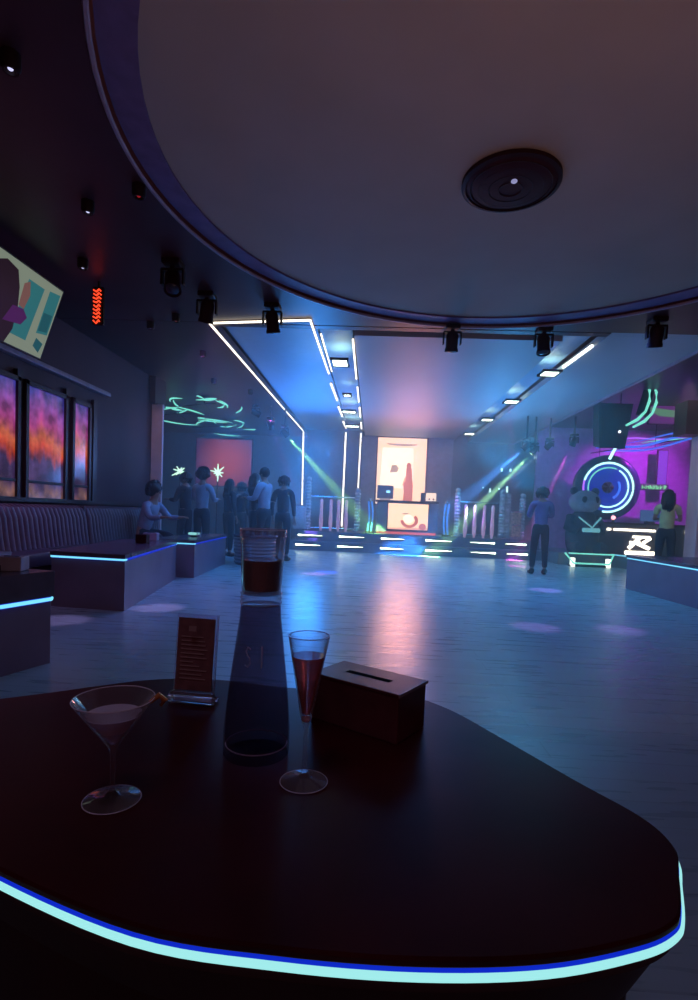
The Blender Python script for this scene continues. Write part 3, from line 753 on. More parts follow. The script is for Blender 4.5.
# backdrop screen
t = thing('backdrop_screen', 'tall blazing cream screen on the wall behind the stage desk', 'screen', (.79, 16.2, 0))
sx0, sx1, sz0, sz1 = -.74, .73, 1.32, 3.33
B().box((0, .03, (sz0+sz1)/2), (1.56, .08, sz1-sz0+.06)).build('case', M['black'], t)
b = B(); y = -.015
b.mi = 0; b.quad((sx0, y, sz0), (sx1, y, sz0), (sx1, y, sz1), (sx0, y, sz1))
b.mi = 4; b.quad((sx0+.1, y-.002, sz0+.5), (sx1-.35, y-.002, sz0+.5), (sx1-.4, y-.002, sz1-.3), (sx0+.15, y-.002, sz1-.3))
disc(b, 3, 0.0, 3.16, .48, .07, y-.004, 20, PI, 2*PI)
# a red-dressed figure and a ghosted second figure
b.mi = 1
def pol(mi, pts, e):
    b.mi = mi; b._f([b.bm.verts.new((p[0], y-e, p[1])) for p in pts])
pol(1, [(.08, 1.32), (.36, 1.32), (.37, 1.9), (.33, 2.2), (.31, 2.42), (.24, 2.50), (.15, 2.45), (.14, 2.2), (.07, 1.95), (.1, 1.7)], .006)
pol(2, [(.02, 1.85), (.14, 2.05), (.16, 2.25), (.08, 2.1)], .007)
disc(b, 1, .22, 2.50, .075, .10, y-.008, 14)
pol(3, [(-.35, 2.28), (-.12, 2.30), (-.08, 2.42), (-.16, 2.52), (-.30, 2.50)], .006)
pol(2, [(.36, 1.32), (.73, 1.32), (.73, 1.42), (.36, 1.40)], .006)
b.build('screen_picture', mats, t)

# gear on the desk
t = thing('mixer_monitor', 'dark monitor with a small blue light on the left of the desk', 'monitor', (.30, 14.55, SZ+.91))
B().box((0, 0, .22), (.44, .05, .36), rz=.1, bev=.01).build('case', M['desk'], t)
B().box((.08, -.035, .23), (.10, .01, .06), rz=.1).build('indicator_lamp', glow('monitor_light', (.3, .8, 1), 2.0), t)
B().box((0, -.03, .02), (.28, .16, .04)).build('stand', glow('monitor_stand_white', (.6, .5, .5), .7), t)
t = thing('small_lit_cube', 'small cream glowing box on the right of the stage desk', 'lamp', (1.55, 14.6, SZ+.91))
B().box((0, 0, .13), (.27, .16, .22), bev=.02).build('lamp_shade', glow('cube_cream', (1, .75, .58), 1.4), t)
B().box((0, 0, .01), (.28, .18, .02)).build('base', M['black'], t)
b = B(); b.ball((-.05, -.085, .07), .025, (1, .3, 1)); b.ball((.06, -.085, .07), .025, (1, .3, 1)); b.build('dark_spots', M['blackm'], t)
t = thing('desk_speaker', 'small black speaker beside the glowing box on the desk', 'speaker', (1.34, 14.6, SZ+.91))
B().box((0, 0, .12), (.13, .14, .24), bev=.01).build('case', M['blackm'], t)
b = B(); disc(b, 0, 0, .08, .045, .045, -.0715); disc(b, 0, 0, .17, .028, .028, -.0715); b.build('cone', M['grille'], t)

# ------------------------------------------------------------------ left back zone
t = thing('coral_wall_panel', 'softly glowing coral panel on the wall behind the standing crowd', 'wall panel', (-4.2, 14.6, 0))
b = B()
b.box((0, .03, 2.25), (1.60, .05, 1.35)); b.build('case', M['black'], t)
def coral():
    m = mat('coral_panel_glow', (.05, .02, .02), .5, var=0); nt = m.node_tree; bs = nt.nodes['Principled BSDF']; tc = nt.nodes['Texture Coordinate']
    n = nt.nodes.new('ShaderNodeTexGradient'); n.gradient_type = 'SPHERICAL'  # glow falloff painted into the panel: bright centre, dark edges
    mp = nt.nodes.new('ShaderNodeMapping'); mp.inputs['Location'].default_value = (-.15, 0, -2.4); mp.inputs['Scale'].default_value = (1.05, 1, 1.05)
    nt.links.new(tc.outputs['Object'], mp.inputs[0]); nt.links.new(mp.outputs[0], n.inputs['Vector'])
    r = nt.nodes.new('ShaderNodeValToRGB'); r.color_ramp.elements[0].position = .0; r.color_ramp.elements[1].position = .75
    r.color_ramp.elements[0].color = (.10, .015, .10, 1); r.color_ramp.elements[1].color = (.75, .10, .07, 1)
    nt.links.new(n.outputs['Fac'], r.inputs['Fac']); nt.links.new(r.outputs['Color'], bs.inputs['Emission Color']); bs.inputs['Emission Strength'].default_value = .55
    return m
B().box((0, 0, 2.25), (1.54, .02, 1.29)).build('glowing_face', coral(), t)
# chandeliers: nested neon loops close to ceiling
def neon_chandelier(loc, lab, s=1.0, m='neoncyan', seed=0, zsc=.12):
    t = thing('neon_chandelier', lab, 'chandelier', loc); rnd = random.Random(seed)
    for k in range(9):
        r = s*(.18+.075*k); ph = rnd.uniform(0, 6); pts = []
        span = rnd.uniform(.3, .8)*PI
        for i in range(25):
            a = ph+span*.6*i/24
            pts.append((r*math.cos(a), r*math.sin(a), -.06-.018*k+zsc*.35*math.sin(a*2+k)))
        B().tube(pts, [.004+.014*math.sin(PI*i/24) for i in range(25)], 6).build('neon_arc', M[m], t, smooth=True)
    b = B(); b.lathe([(0, 0), (.12, 0), (.10, -.03), (.015, -.05), (.015, -.16), (0, -.16)], n=16)
    for k in range(4): b.tube([(0, 0, -.14), (s*(.25+.16*k)*math.cos(k*1.6), s*(.25+.16*k)*math.sin(k*1.6), -.14-.05*k)], .008, 5)
    b.build('canopy', M['black'], t, smooth=True)
neon_chandelier((-4.75, 12.6, 3.35), 'cyan neon swirl light, leftmost under the left zone ceiling', 1.3, seed=1)
neon_chandelier((-3.7, 11.3, 3.35), 'cyan neon swirl light nearest the long ceiling led tube', 1.0, seed=5)
neon_chandelier((-4.1, 14.2, 3.35), 'cyan neon swirl light above the coral panel', 1.5, seed=9)
def star_lamp(loc, lab):
    t = thing('standing_star_lamp', lab, 'lamp', loc)
    b = B(); b.lathe([(0, 0), (.16, 0), (.16, .02), (.02, .04), (.018, 1.75), (0, 1.75)], n=16); b.build('pole', M['black'], t, smooth=True)
    rnd = random.Random(int(loc[0]*-100)); b = B()
    for k in range(9):
        a = 2*PI*k/9+rnd.uniform(-.2, .2); l = rnd.uniform(.10, .24)
        b.tube([(0, 0, 1.90), (l*math.cos(a), rnd.uniform(-.08, .08), 1.90+l*math.sin(a))], [.028, .010], 6)
    b.ball((0, 0, 1.90), .055); b.build('glowing_burst', glow('burst', (.6, 1.0, .75), 1.8), t)
star_lamp((-5.05, 13.6, .0), 'pale green starburst lamp, left of the two behind the crowd')
star_lamp((-4.0, 13.4, .0), 'pale green starburst lamp in front of the coral panel')

# ------------------------------------------------------------------ right zone
struct(B().prism([(5.9, 11.9), (9.6, 11.9), (9.6, 15.1), (4.4, 15.1), (4.4, 12.7), (5.6, 12.7)], 0, .28).build('platform', M['stagefront']))
t = thing('platform_edge_light', 'thin pale cyan light line along the low platform edge before the bar', 'light', (5.6, 12.3, .29))
B().tube([(0.02, .38, 0), (.28, -.42, 0), (3.6, -.42, 0)], .016, 6).build('tube', M['ledcore'], t)
B().tube([(0.04, .40, -.02), (.30, -.40, -.02), (3.6, -.40, -.02)], .014, 4).build('housing', M['black'], t)
# neon ring
t = thing('neon_ring', 'large double ring of blue-green neon on the purple wall', 'neon sign', (5.93, 13.9, 1.93))
def ringpts(r, a0=0, a1=360, y=0, n=60): return [(r*math.cos(R(a0+(a1-a0)*i/n)), y, r*math.sin(R(a0+(a1-a0)*i/n))) for i in range(n+1)]
b = B(); b.ring_sections([[(r*math.cos(2*PI*i/48), y, r*math.sin(2*PI*i/48)) for i in range(48)] for r, y in ((.82, .12), (.82, -.04), (.74, -.08), (.62, -.06), (.60, .0))], close_ends=False)
b.build('frame', mat('ring_frame', (.03, .05, .10), .3), t, smooth=True)
b = B(); b.lathe([(0, 0), (.60, 0), (.60, .04), (0, .04)], n=40); bmesh.ops.rotate(b.bm, verts=b.bm.verts, matrix=Matrix.Rotation(R(90), 3, 'X'))
b.build('back_plate', mat('ring_plate_blue', (.03, .04, .2), .3, emit=(.01, .03, .55), es=.7), t)
B().tube(ringpts(.62, -100, 165, -.09), .026, 8).build('neon_arc', M['neonring'], t, smooth=True)
B().tube(ringpts(.62, 120, 190, -.09), .024, 8).build('neon_arc', M['neonviolet'], t, smooth=True)
B().tube(ringpts(.50, -130, 60, -.09), .020, 8).build('neon_arc', M['neonring'], t, smooth=True)
B().tube(ringpts(.50, 70, 210, -.09), .018, 8).build('neon_arc', M['neoncyan'], t, smooth=True)
B().tube(ringpts(.30, -60, 30, -.06), .03, 8).build('neon_arc', M['neonblue'], t, smooth=True)
b = B()
for k in range(6):
    a = k*PI/3; b.tube([(0, -.04, 0), (.14*math.cos(a), -.04, .14*math.sin(a))], [.10, .06], 6)
b.build('emblem', mat('ring_emblem_red', (.2, .03, .06), .4), t)
# bar counter
t = thing('bar_counter', 'dark bar counter with white light bars and a glowing emblem block', 'bar counter', (6.6, 13.0, .28))
B().box((0, .25, .36), (3.1, .6, .72), bev=.01).build('body', M['bar'], t)
B().box((0, .22, .745), (3.2, .72, .05), bev=.01).build('countertop', M['black'], t)
for x0, x1 in ((-1.15, -.92), (-.86, .12), (.80, 1.5)): B().box(((x0+x1)/2, -.075, .60), (x1-x0, .03, .055), bev=.008).build('light_bar', M['barwhite'], t)
B().ball((.24, -.09, .60), .055).build('globe_lamp', M['barwhite'], t, smooth=True)
b = B()   # emblem: slanted block strokes above a bar
for p, q, w in (((-.38, .16), (-.12, .44), .06), ((-.30, .44), (.10, .44), .04), ((-.05, .30), (.12, .42), .05), ((-.20, .30), (.10, .17), .06), ((-.36, .30), (-.12, .30), .05)):
    b.tube([(p[0]-.1, -.07, p[1]), (q[0]-.1, -.07, q[1])], w*.75, 8, flat=1)
b.box((-.20, -.07, .06), (.72, .05, .09), bev=.015)
b.build('glowing_emblem', M['barwhite'], t)
# green sign
t = thing('green_sign', 'small green glowing sign of tight letters on the magenta wall', 'sign', (7.22, 14.1, 2.0))
B().box((0, .03, 0), (.74, .04, .16), bev=.01).build('backing', M['bar'], t)
b = B(); x = -.31; rnd = random.Random(12)
while x < .30:
    w = rnd.choice((.06, .075)); 
    for q in range(3):
        b.tube([(x+rnd.uniform(0, w), -.005, rnd.uniform(-.055, .055)), (x+rnd.uniform(0, w), -.005, rnd.uniform(-.055, .055))], .010, 5)
    b.tube([(x, -.005, -.055), (x, -.005, .055)], .010, 5); x += w+.022
b.build('lettering', M['greenneon'], t)
t = thing('counter_screen', 'dim blue screen standing on the bar counter left of the yellow-topped person', 'monitor', (6.75, 13.3, 1.05))
B().box((0, 0, .19), (.46, .03, .28), bev=.008).build('screen', glow('counter_screen_blue', (.06, .14, .4), .7), t)
B().box((0, 0, .03), (.2, .12, .06)).build('stand', M['black'], t)
t = thing('counter_lamp', 'tiny pink lamp on the bar counter beneath the neon ring', 'lamp', (5.75, 13.0, 1.05))
B().ball((0, 0, .11), .05).build('bulb', glow('pink_bulb', (1, .35, .4), 3), t, smooth=True)
B().lathe([(0, 0), (.04, 0), (.02, .06), (0, .06)], n=12).build('base', M['black'], t, smooth=True)
# purple upright lights right of the bar
t = thing('violet_light_column', 'violet glowing panel high beside the right pillar', 'light', (7.6, 14.5, 2.2))
B().box((0, 0, .35), (.22, .05, .9), bev=.01).build('panel', glow('violet_panel', (.30, .05, .9), 1.0), t)
B().box((0, .04, .35), (.28, .04, .96)).build('case', M['black'], t)
# hanging speaker
t = thing('hanging_speaker', 'big dark speaker cabinet hanging at the edge of the right zone', 'speaker', (4.66, 11.0, 2.95))
b = B(); b.ring_sections([[(-.25, -.2, -.45), (.25, -.2, -.45), (.25, .1, -.38), (-.25, .1, -.38)], [(-.33, -.25, .42), (.33, -.25, .42), (.30, .1, .42), (-.30, .1, .42)]])
b.build('cabinet', M['black'], t)
b = B(); b.ring_sections([[(-.22, -.22, -.40), (.22, -.22, -.40), (.22, -.20, -.40), (-.22, -.20, -.40)], [(-.29, -.262, .36), (.29, -.262, .36), (.29, -.24, .36), (-.29, -.24, .36)]])
b.build('grille', M['grille'], t)
b = B(); b.tube([(-.2, 0, .42), (-.2, 0, 1.3)], .012, 6); b.tube([(.2, 0, .42), (.2, 0, 1.3)], .012, 6); b.build('suspension_rod', M['black'], t)
B().ball((.10, -.26, -.13), .025).build('indicator_lamp', glow('speaker_lamp', (.8, .9, 1), 3), t, smooth=True)
# curved green neon
t = thing('curved_neon', 'pair of curved mint neon strokes hanging over the right zone', 'neon sign', (5.15, 10.6, 3.36))
for dx, dz in ((0, 0), (.13, -.03)):
    pts = [(dx+.0, 0, .36+dz), (dx+.06, 0, .24+dz), (dx+.07, 0, .04+dz), (dx+.01, 0, -.16+dz), (dx-.13, 0, -.32+dz), (dx-.34, 0, -.44+dz)]
    B().tube(pts, [.014, .026, .030, .024, .032, .020], 8).build('neon_stroke', M['neoncyan'], t, smooth=True)
b = B(); b.tube([(.08, .03, .34), (.08, .03, .98)], .01, 6); b.box((.02, .04, .05), (.2, .02, .6), ry=.25); b.build('backing', M['black'], t)
# upper display with magenta and green picture
t = thing('upper_display', 'high display showing magenta above a pale green band, right zone', 'screen', (6.24, 12.0, 3.64))
B().box((0, .03, 0), (.66, .04, .84)).build('case', M['black'], t)
b = B(); b.mi = 0; b.quad((-.3, 0, -.4), (.3, 0, -.4), (.3, 0, .4), (-.3, 0, .4))
b.mi = 1; b._f([b.bm.verts.new(p) for p in ((-.3, -.003, -.05), (.3, -.003, -.12), (.3, -.003, -.26), (-.1, -.003, -.24), (-.3, -.003, -.14))])
b.build('screen_picture', [glow('disp_mag', (.22, .03, .32), .55), glow('disp_green', (.22, .5, .32), .5)], t)
B().box((0, .05, .55), (.04, .03, .40)).build('suspension_rod', M['black'], t)
# large overhead blue ring ribbons
t = thing('overhead_neon_ribbons', 'sweeping blue and violet neon ribbons hanging beneath the right zone ceiling', 'neon sign', (6.2, 12.0, 2.85))
for k, (m_, x0, x1, dz, amp, r) in enumerate((('neonblue', -1.5, 1.5, 0, .05, .030), ('neoncyan', -.3, .9, .02, .03, .016), ('neonviolet', -.9, .5, .12, .08, .016), ('neonblue', -1.2, 1.4, -.07, .06, .022), ('neonblue', -.7, 1.5, .10, .03, .018), ('neoncyan', .5, 1.4, .10, .02, .018))):
    pts = []
    for i in range(31):
        x = x0+(x1-x0)*i/30
        pts.append((x, .35*math.sin(x*1.3+k), .19*x+dz+amp*math.sin(x*3.1+k*1.7)))
    B().tube(pts, [r*(.35+.65*math.sin(PI*i/30)) for i in range(31)], 6).build('neon_ribbon', M[m_], t, smooth=True)
B().tube([(-.95, 0, -.18), (-1.0, 0, -.28), (-1.06, 0, -.42)], .03, 6).build('neon_hook', M['neonring'], t, smooth=True)
b = B()
for x in (-1.2, 0, 1.2): b.tube([(x, .2, .19*x-.1), (x, .2, 1.52)], .008, 5)
b.tube([(-1.4, .2, -.28), (1.4, .2, .25)], .012, 5)
b.build('suspension_wire', M['black'], t)
# small vertical cyan lights in the dark behind stage right
for k, (x, z, h) in enumerate(((3.95, 2.55, .10), (4.22, 2.55, .10), (3.62, 1.90, .12), (4.15, 1.95, .18), (3.9, 1.96, .05), (3.40, 1.98, .04))):
    lab = ['upper left of the small upright pale lights beside the stage', 'upper right of the small upright pale lights beside the stage',
           'lower left upright pale light beside the stage', 'tallest small upright pale light beside the stage',
           'round small pale light between the two lower uprights', 'tiny pale light nearest the stage posts'][k]
    t = thing('wall_lamp', lab, 'wall light', (x, 16.9, z))
    B().box((0, -.02, 0), (.05, .03, h), bev=.01).build('glow_bar', glow('pale_cyan_bar', (.6, 1, 1), 2.4), t)
    B().box((0, .03, 0), (.08, .08, h+.04)).build('housing', M['black'], t)

# ------------------------------------------------------------------ people
def skin_mesh(name, verts, edges, radii, material, parent, root=0, sub=1, flat=None):
    me = bpy.data.meshes.new(name); me.from_pydata([tuple(v) for v in verts], edges, []); me.update()
    o = bpy.data.objects.new(name, me); COL.objects.link(o)
    md = o.modifiers.new('Skin', 'SKIN'); md.use_smooth_shade = True
    if not me.skin_vertices: 
        raise RuntimeError('no skin layer')
    for i, r in enumerate(radii):
        sv = me.skin_vertices[0].data[i]
        sv.radius = (r[0], r[1]) if isinstance(r, tuple) else (r, r); sv.use_root = (i == root)
    s = o.modifiers.new('Sub', 'SUBSURF'); s.levels = sub; s.render_levels = sub
    dg = bpy.context.evaluated_depsgraph_get(); ev = o.evaluated_get(dg)
    nm = bpy.data.meshes.new_from_object(ev, depsgraph=dg); bpy.data.objects.remove(o)
    nm.name = name; nm.materials.clear(); nm.materials.append(material); nm.shade_smooth()
    n = bpy.data.objects.new(name, nm); COL.objects.link(n); n.parent = parent
    return n

def person(lab, loc, rz, h=1.7, top='blackcloth', bottom='denim', hair='short', pose='stand', arms=None, lean=0.0, long_sleeve=True, skirt=False, group=None):
    k = h/1.7
    t = thing('person', lab, 'person', loc, rz, group)
    J = {}
    def S(*p): return V(p)*k
    if pose == 'stand':
        J.update(pel=S(0, 0, .93), wai=S(0, 0, 1.08), che=S(0, -.01, 1.26), nkb=S(0, .0, 1.42), nek=S(0, -.01, 1.49),
                 hl=S(-.085, 0, .88), kl=S(-.10, -.01, .50), al=S(-.11, .03, .09), tl=S(-.12, -.12, .035),
                 hr=S(.085, 0, .88), kr=S(.11, -.04, .50), ar=S(.13, .0, .09), tr=S(.15, -.15, .035))
    else:
        J.update(pel=S(0, 0, .55), wai=S(0, -.02, .69), che=S(0, -.08, .87), nkb=S(0, -.13, 1.02), nek=S(0, -.16, 1.09),
                 hl=S(-.10, -.03, .53), kl=S(-.15, -.43, .51), al=S(-.16, -.42, .09), tl=S(-.17, -.57, .035),
                 hr=S(.10, -.03, .53), kr=S(.15, -.43, .51), ar=S(.16, -.40, .09), tr=S(.17, -.55, .035))
    q = Quaternion((1, 0, 0), lean)
    for n_ in ('wai', 'che', 'nkb', 'nek'): J[n_] = J['pel'] + q @ (J[n_]-J['pel'])
    che, nkb, nek = J['che'], J['nkb'], J['nek']
    up = (nek-nkb).normalized() if pose == 'stand' else V((0, -.12, 1)).normalized()
    J['sl'] = nkb+S(-.17, 0, -.03); J['sr'] = nkb+S(.17, 0, -.03)
    am = arms or {'l': ((-.06, .03, -.27), (.0, -.07, -.24)), 'r': ((.06, .03, -.27), (.0, -.07, -.24))}
    for sd in 'lr':
        J['e'+sd] = J['s'+sd]+S(*am[sd][0]); J['w'+sd] = J['e'+sd]+S(*am[sd][1])
    hc = nek + up*.115*k
    # one continuous body: torso, head, limbs, fingers
    vs, es, rs = [], [], []; idx = {}
    def add(n_, p, r, par=None):
        idx[n_] = len(vs); vs.append(V(p)); rs.append((r[0]*k, r[1]*k) if isinstance(r, tuple) else r*k)
        if par is not None: es.append((idx[par], idx[n_]))
    add('pel', J['pel'], (.098, .078)); add('wai', J['wai'], (.10, .078), 'pel'); add('che', che, (.135, .095), 'wai'); add('nkb', nkb, (.075, .06), 'che'); add('nek', nek, .048, 'nkb')
    add('jaw', nek+up*.055*k+V((0, -.015*k, 0)), (.058, .068), 'nek'); add('mid', hc+V((0, -.004*k, 0)), (.075, .088), 'jaw'); add('brow', hc+up*.05*k, (.076, .088), 'mid'); add('crown', hc+up*.09*k, (.052, .06), 'brow')
    for sd in 'lr':
        add('h'+sd, J['h'+sd], .066, 'pel'); add('k'+sd, J['k'+sd], .055, 'h'+sd); add('a'+sd, J['a'+sd], .038, 'k'+sd); add('t'+sd, J['t'+sd], (.035, .028), 'a'+sd)
        add('s'+sd, J['s'+sd], .055, 'nkb'); add('e'+sd, J['e'+sd], .038, 's'+sd); add('w'+sd, J['w'+sd], .025, 'e'+sd)
        d = (J['w'+sd]-J['e'+sd]).normalized(); side = d.cross(V((0, 1, 0)) if abs(d.y) < .8 else V((0, 0, 1))).normalized()
        if side.x < 0: side = -side
        nrm = side.cross(d)
        palm = J['w'+sd]+d*.06*k; add('p'+sd, palm, (.030, .016), 'w'+sd)
        for f, (o_, l_) in enumerate(((-.027, .062), (-.009, .072), (.009, .068), (.027, .052))):
            a = palm+side*o_*k+d*.03*k; add('f%d%s' % (f, sd), a, .0085, 'p'+sd)
            add('g%d%s' % (f, sd), a+d*l_*.5*k+nrm*.008*k, .008, 'f%d%s' % (f, sd)); add('i%d%s' % (f, sd), a+d*l_*.9*k+nrm*.026*k, .007, 'g%d%s' % (f, sd))
        ts = -1 if sd == 'r' else 1
        a = J['w'+sd]+d*.03*k+side*.032*ts*k; add('th'+sd, a, .010, 'w'+sd); add('ti'+sd, a+d*.035*k+side*.018*ts*k, .008, 'th'+sd)
    body = skin_mesh('body', vs, es, rs, M['skin'], t)
    # face features: nose, ears merged as small shapes of the head
    fb = B(); fwd = V((0, -1, 0))
    fb.ball(hc+V((0, -.096*k, -.005*k)), .016*k, (.8, 1, 1.4), 8, 6)
    for sx in (-1, 1): fb.ball(hc+V((sx*.078*k, 0, -.005*k)), .022*k, (.4, .8, 1.2), 8, 6)
    fb.build('nose_and_ears', M['skin'], t, smooth=True)
    eb = B()
    for sx in (-1, 1): eb.ball(hc+V((sx*.03*k, -.084*k, .012*k)), .010*k, (1.3, .7, .8), 8, 6)
    eb.build('eyes', M['hair'], t, smooth=True)
    # garments
    vs, es, rs = [], [], []; idx = {}
    add('wai', J['pel'] - (J['wai']-J['pel'])*.12, (.150, .125)); add('w2', J['wai'], (.128, .103), 'wai'); add('che', che, (.155, .115), 'w2'); add('nkb', nkb+V((0, 0, -.01*k)), (.085, .07), 'che')
    for sd in 'lr':
        add('s'+sd, J['s'+sd], .072, 'nkb'); add('e'+sd, J['e'+sd], .054, 's'+sd)
        if long_sleeve: add('w'+sd, J['e'+sd].lerp(J['w'+sd], .9), .038, 'e'+sd)
        else:
            vs[-1] = J['s'+sd].lerp(J['e'+sd], .6); rs[-1] = .058*k
    skin_mesh('shirt', vs, es, rs, M[top], t)
    vs, es, rs = [], [], []; idx = {}
    add('top', J['pel'].lerp(J['wai'], .7), (.132, .108)); add('pel', J['pel'], (.142, .120), 'top')
    for sd in 'lr':
        add('h'+sd, J['h'+sd], .098, 'pel'); add('k'+sd, J['k'+sd], .070, 'h'+sd); add('a'+sd, J['a'+sd]+(J['k'+sd]-J['a'+sd])*.08, .054, 'k'+sd)
    skin_mesh('trousers', vs, es, rs, M[bottom], t)
    for sd in 'lr':
        a, b_ = J['a'+sd], J['t'+sd]
        sh = B(); dd = (b_-a); dd.z = 0; L = dd.length; dd.normalize(); ang_ = math.atan2(dd.y, dd.x)
        mid = (a+b_)/2
        sh.ball((mid.x-dd.x*.01, mid.y-dd.y*.01, .04*k), 1, (.14*k, .048*k, .04*k), 14, 8, Matrix.Rotation(ang_, 4, 'Z'))
        sh.ball((a.x, a.y, .07*k), 1, (.055*k, .045*k, .055*k), 10, 8)
        sh.build('shoe', M['shoe'], t, smooth=True)
    # hair
    hb = B(); rnd = random.Random(len(lab)); c = hc+up*.035*k+V((0, .018*k, 0))
    hb.ball(c, 1, (.092*k, .10*k, .10*k), 20, 14)
    if hair == 'long':
        for i in range(9):
            a = R(-10+200*i/8); x_, y_ = math.cos(a)*.075*k, math.sin(a)*.075*k
            hb.tube([c+V((x_, y_, .02*k)), c+V((x_*1.15, y_*1.15+.01*k, -.12*k)), c+V((x_*1.2, y_*.9+.04*k, -.26*k)), c+V((x_*1.0, y_*.7+.04*k, -.34*k))], [.04*k, .042*k, .036*k, .012*k], 8)
    elif hair == 'curly':
        hb.ball(c+V((0, .02*k, .01*k)), 1, (.125*k, .115*k, .125*k), 20, 14)
        for i in range(60):
            a, e = rnd.uniform(0, 2*PI), rnd.uniform(-.5, 1.5)
            p = c+V((math.cos(a)*math.cos(e)*.12*k, abs(math.sin(a)*math.cos(e))*.12*k-.02*k, math.sin(e)*.12*k)); hb.ball(p, .042*k, u=8, v=6)
    elif hair == 'bob':
        for i in range(11):
            a = R(-35+250*i/10); x_, y_ = math.cos(a)*.085*k, math.sin(a)*.085*k
            hb.tube([c+V((x_*.8, y_*.8, .05*k)), c+V((x_*1.15, y_*1.15, -.04*k)), c+V((x_*1.1, y_*1.05, -.13*k))], [.035*k, .042*k, .02*k], 8)
    hb.build('hair', M['hair'], t, smooth=True)
    return t
F1 = {'l': ((-.05, -.08, -.24), (.06, -.2, .02)), 'r': ((.05, -.08, -.24), (-.06, -.2, .02))}
UPR = {'l': ((-.06, .03, -.27), (.0, -.07, -.24)), 'r': ((.08, -.14, -.2), (-.06, -.16, .14))}
SIT = {'l': ((-.07, -.15, -.19), (.02, -.22, .02)), 'r': ((.07, -.15, -.19), (-.02, -.22, .02))}
person('seated person in a pale jacket leaning over the farther booth table', (-3.66, 8.3, 0), R(75), 1.72, 'paleshirt', 'denim', 'curly', 'sit', SIT, lean=R(4))
person('standing person with big curly hair and pale blue shirt', (-3.24, 9.9, 0), R(165), 1.68, 'whiteshirt', 'denim', 'curly', 'stand', F1)
person('dark-clothed person standing just behind the seated one', (-3.66, 10.2, 0), R(-110), 1.64, 'blackcloth', 'denim', 'bob', 'stand', F1)
person('short dark-clothed person in the gap right of the curly-haired one', (-3.0, 10.9, 0), R(140), 1.58, 'blackcloth', 'denim', 'long', 'stand', UPR)
person('dark-clothed person in the middle of the standing group', (-3.0, 11.9, 0), R(150), 1.58, 'blackcloth', 'blackcloth', 'bob', 'stand')
person('dark-clothed long-haired person facing the one in white', (-2.38, 10.45, 0), R(100), 1.68, 'blackcloth', 'denim', 'long', 'stand', F1)
person('tall person in a white shirt with arms reaching left', (-2.05, 9.9, 0), R(-110), 1.76, 'whiteshirt', 'denim', 'short', 'stand', F1)
person('dark-clothed person nearest the upright led tube, right of the group', (-1.78, 10.4, 0), R(170), 1.66, 'blackcloth', 'denim', 'bob', 'stand')
person('person in a lilac shirt standing right of the stage steps', (3.15, 10.1, 0), R(175), 1.62, 'lilacshirt', 'blackcloth', 'bob', 'stand', F1)
person('long-haired person in a yellow-green top beside the right pillar', (5.50, 10.2, 0), R(150), 1.66, 'yellowtop', 'blackcloth', 'long', 'stand', F1, long_sleeve=False)

# round ottoman table in front of the group
t = thing('round_pedestal_table', 'short ribbed round grey table standing before the crowd', 'table', (-1.95, 10.25, 0))
t.location = (-2.12, 9.55, 0)
pr = [(0, .0), (.34, .0)]
for i in range(8): pr += [(.36, .02+.06*i), (.38, .05+.06*i), (.36, .08+.06*i)]
pr += [(.36, .50), (0, .50)]
B().lathe(pr, n=36).build('drum', mat('grey_ribbed_drum', (.25, .27, .32), .4), t, smooth=True)
B().lathe([(0, .50), (.40, .50), (.41, .52), (.40, .54), (0, .54)], n=36).build('tabletop', M['boothtop'], t, smooth=True)

# bear statue with pale head (generic)
t = thing('bear_statue', 'big bear-like statue with a pale round head before the neon ring', 'statue', (5.0, 12.9, .28), R(10))
b = B(); b.lathe([(0, .0), (.30, .02), (.36, .2), (.38, .45), (.34, .7), (.27, .9), (.2, .98), (0, 1.0)], n=24); b.build('body', M['statue'], t, smooth=True)
b = B(); b.ball((0, -.02, 1.22), .34, (1.08, .9, .82), 24, 16); b.ball((0, -.27, 1.14), .14, (1.2, .9, .8)); b.build('head', M['statuepale'], t, smooth=True)
for sx in (-1, 1):
    B().ball((sx*.27, 0, 1.47), .10, (1, .6, 1)).build('ear', M['statue'], t, smooth=True)
    B().ball((sx*.14, -.27, 1.26), .075, (1, .5, 1.15), rot=Matrix.Rotation(sx*.4, 4, 'Y')).build('eye_patch', M['statue'], t, smooth=True)
    b = B(); b.tube([(sx*.30, 0, .85), (sx*.44, -.12, .62), (sx*.30, -.30, .52)], [.12, .11, .09], 12); b.build('arm', M['statue'], t, smooth=True)
    b = B(); b.tube([(sx*.2, -.05, .16), (sx*.28, -.35, .13), (sx*.30, -.45, .16)], [.17, .15, .12], 12); b.build('leg', M['statue'], t, smooth=True)
b = B(); b.tube([(-.28, -.28, .86), (0, -.40, .62), (.28, -.28, .86)], .022, 6); b.tube([(-.2, -.36, .56), (.2, -.36, .56)], .05, 8); b.build('lit_collar', glow('collar_cyan', (.2, .6, .7), .7), t)
t = thing('statue_plinth_light', 'cyan light frame on the floor around the bear statue', 'light', (5.0, 12.2, .0))
b = B(); b.tube([(-.55, .2, .30), (-.40, .05, .08), (.40, .05, .08), (.55, .2, .30)], .022, 6); b.tube([(-.5, .1, .30), (.5, .1, .30)], .018, 6); b.build('light_tube', M['neoncyan'], t)
for sx in (-1, 1): B().box((sx*.40, .12, .10), (.09, .10, .20), bev=.01).build('lamp_block', glow('plinth_lamp', (.9, 1, .85), 2.2), t)
B().box((0, .2, .02), (.9, .2, .04)).build('base', M['black'], t)

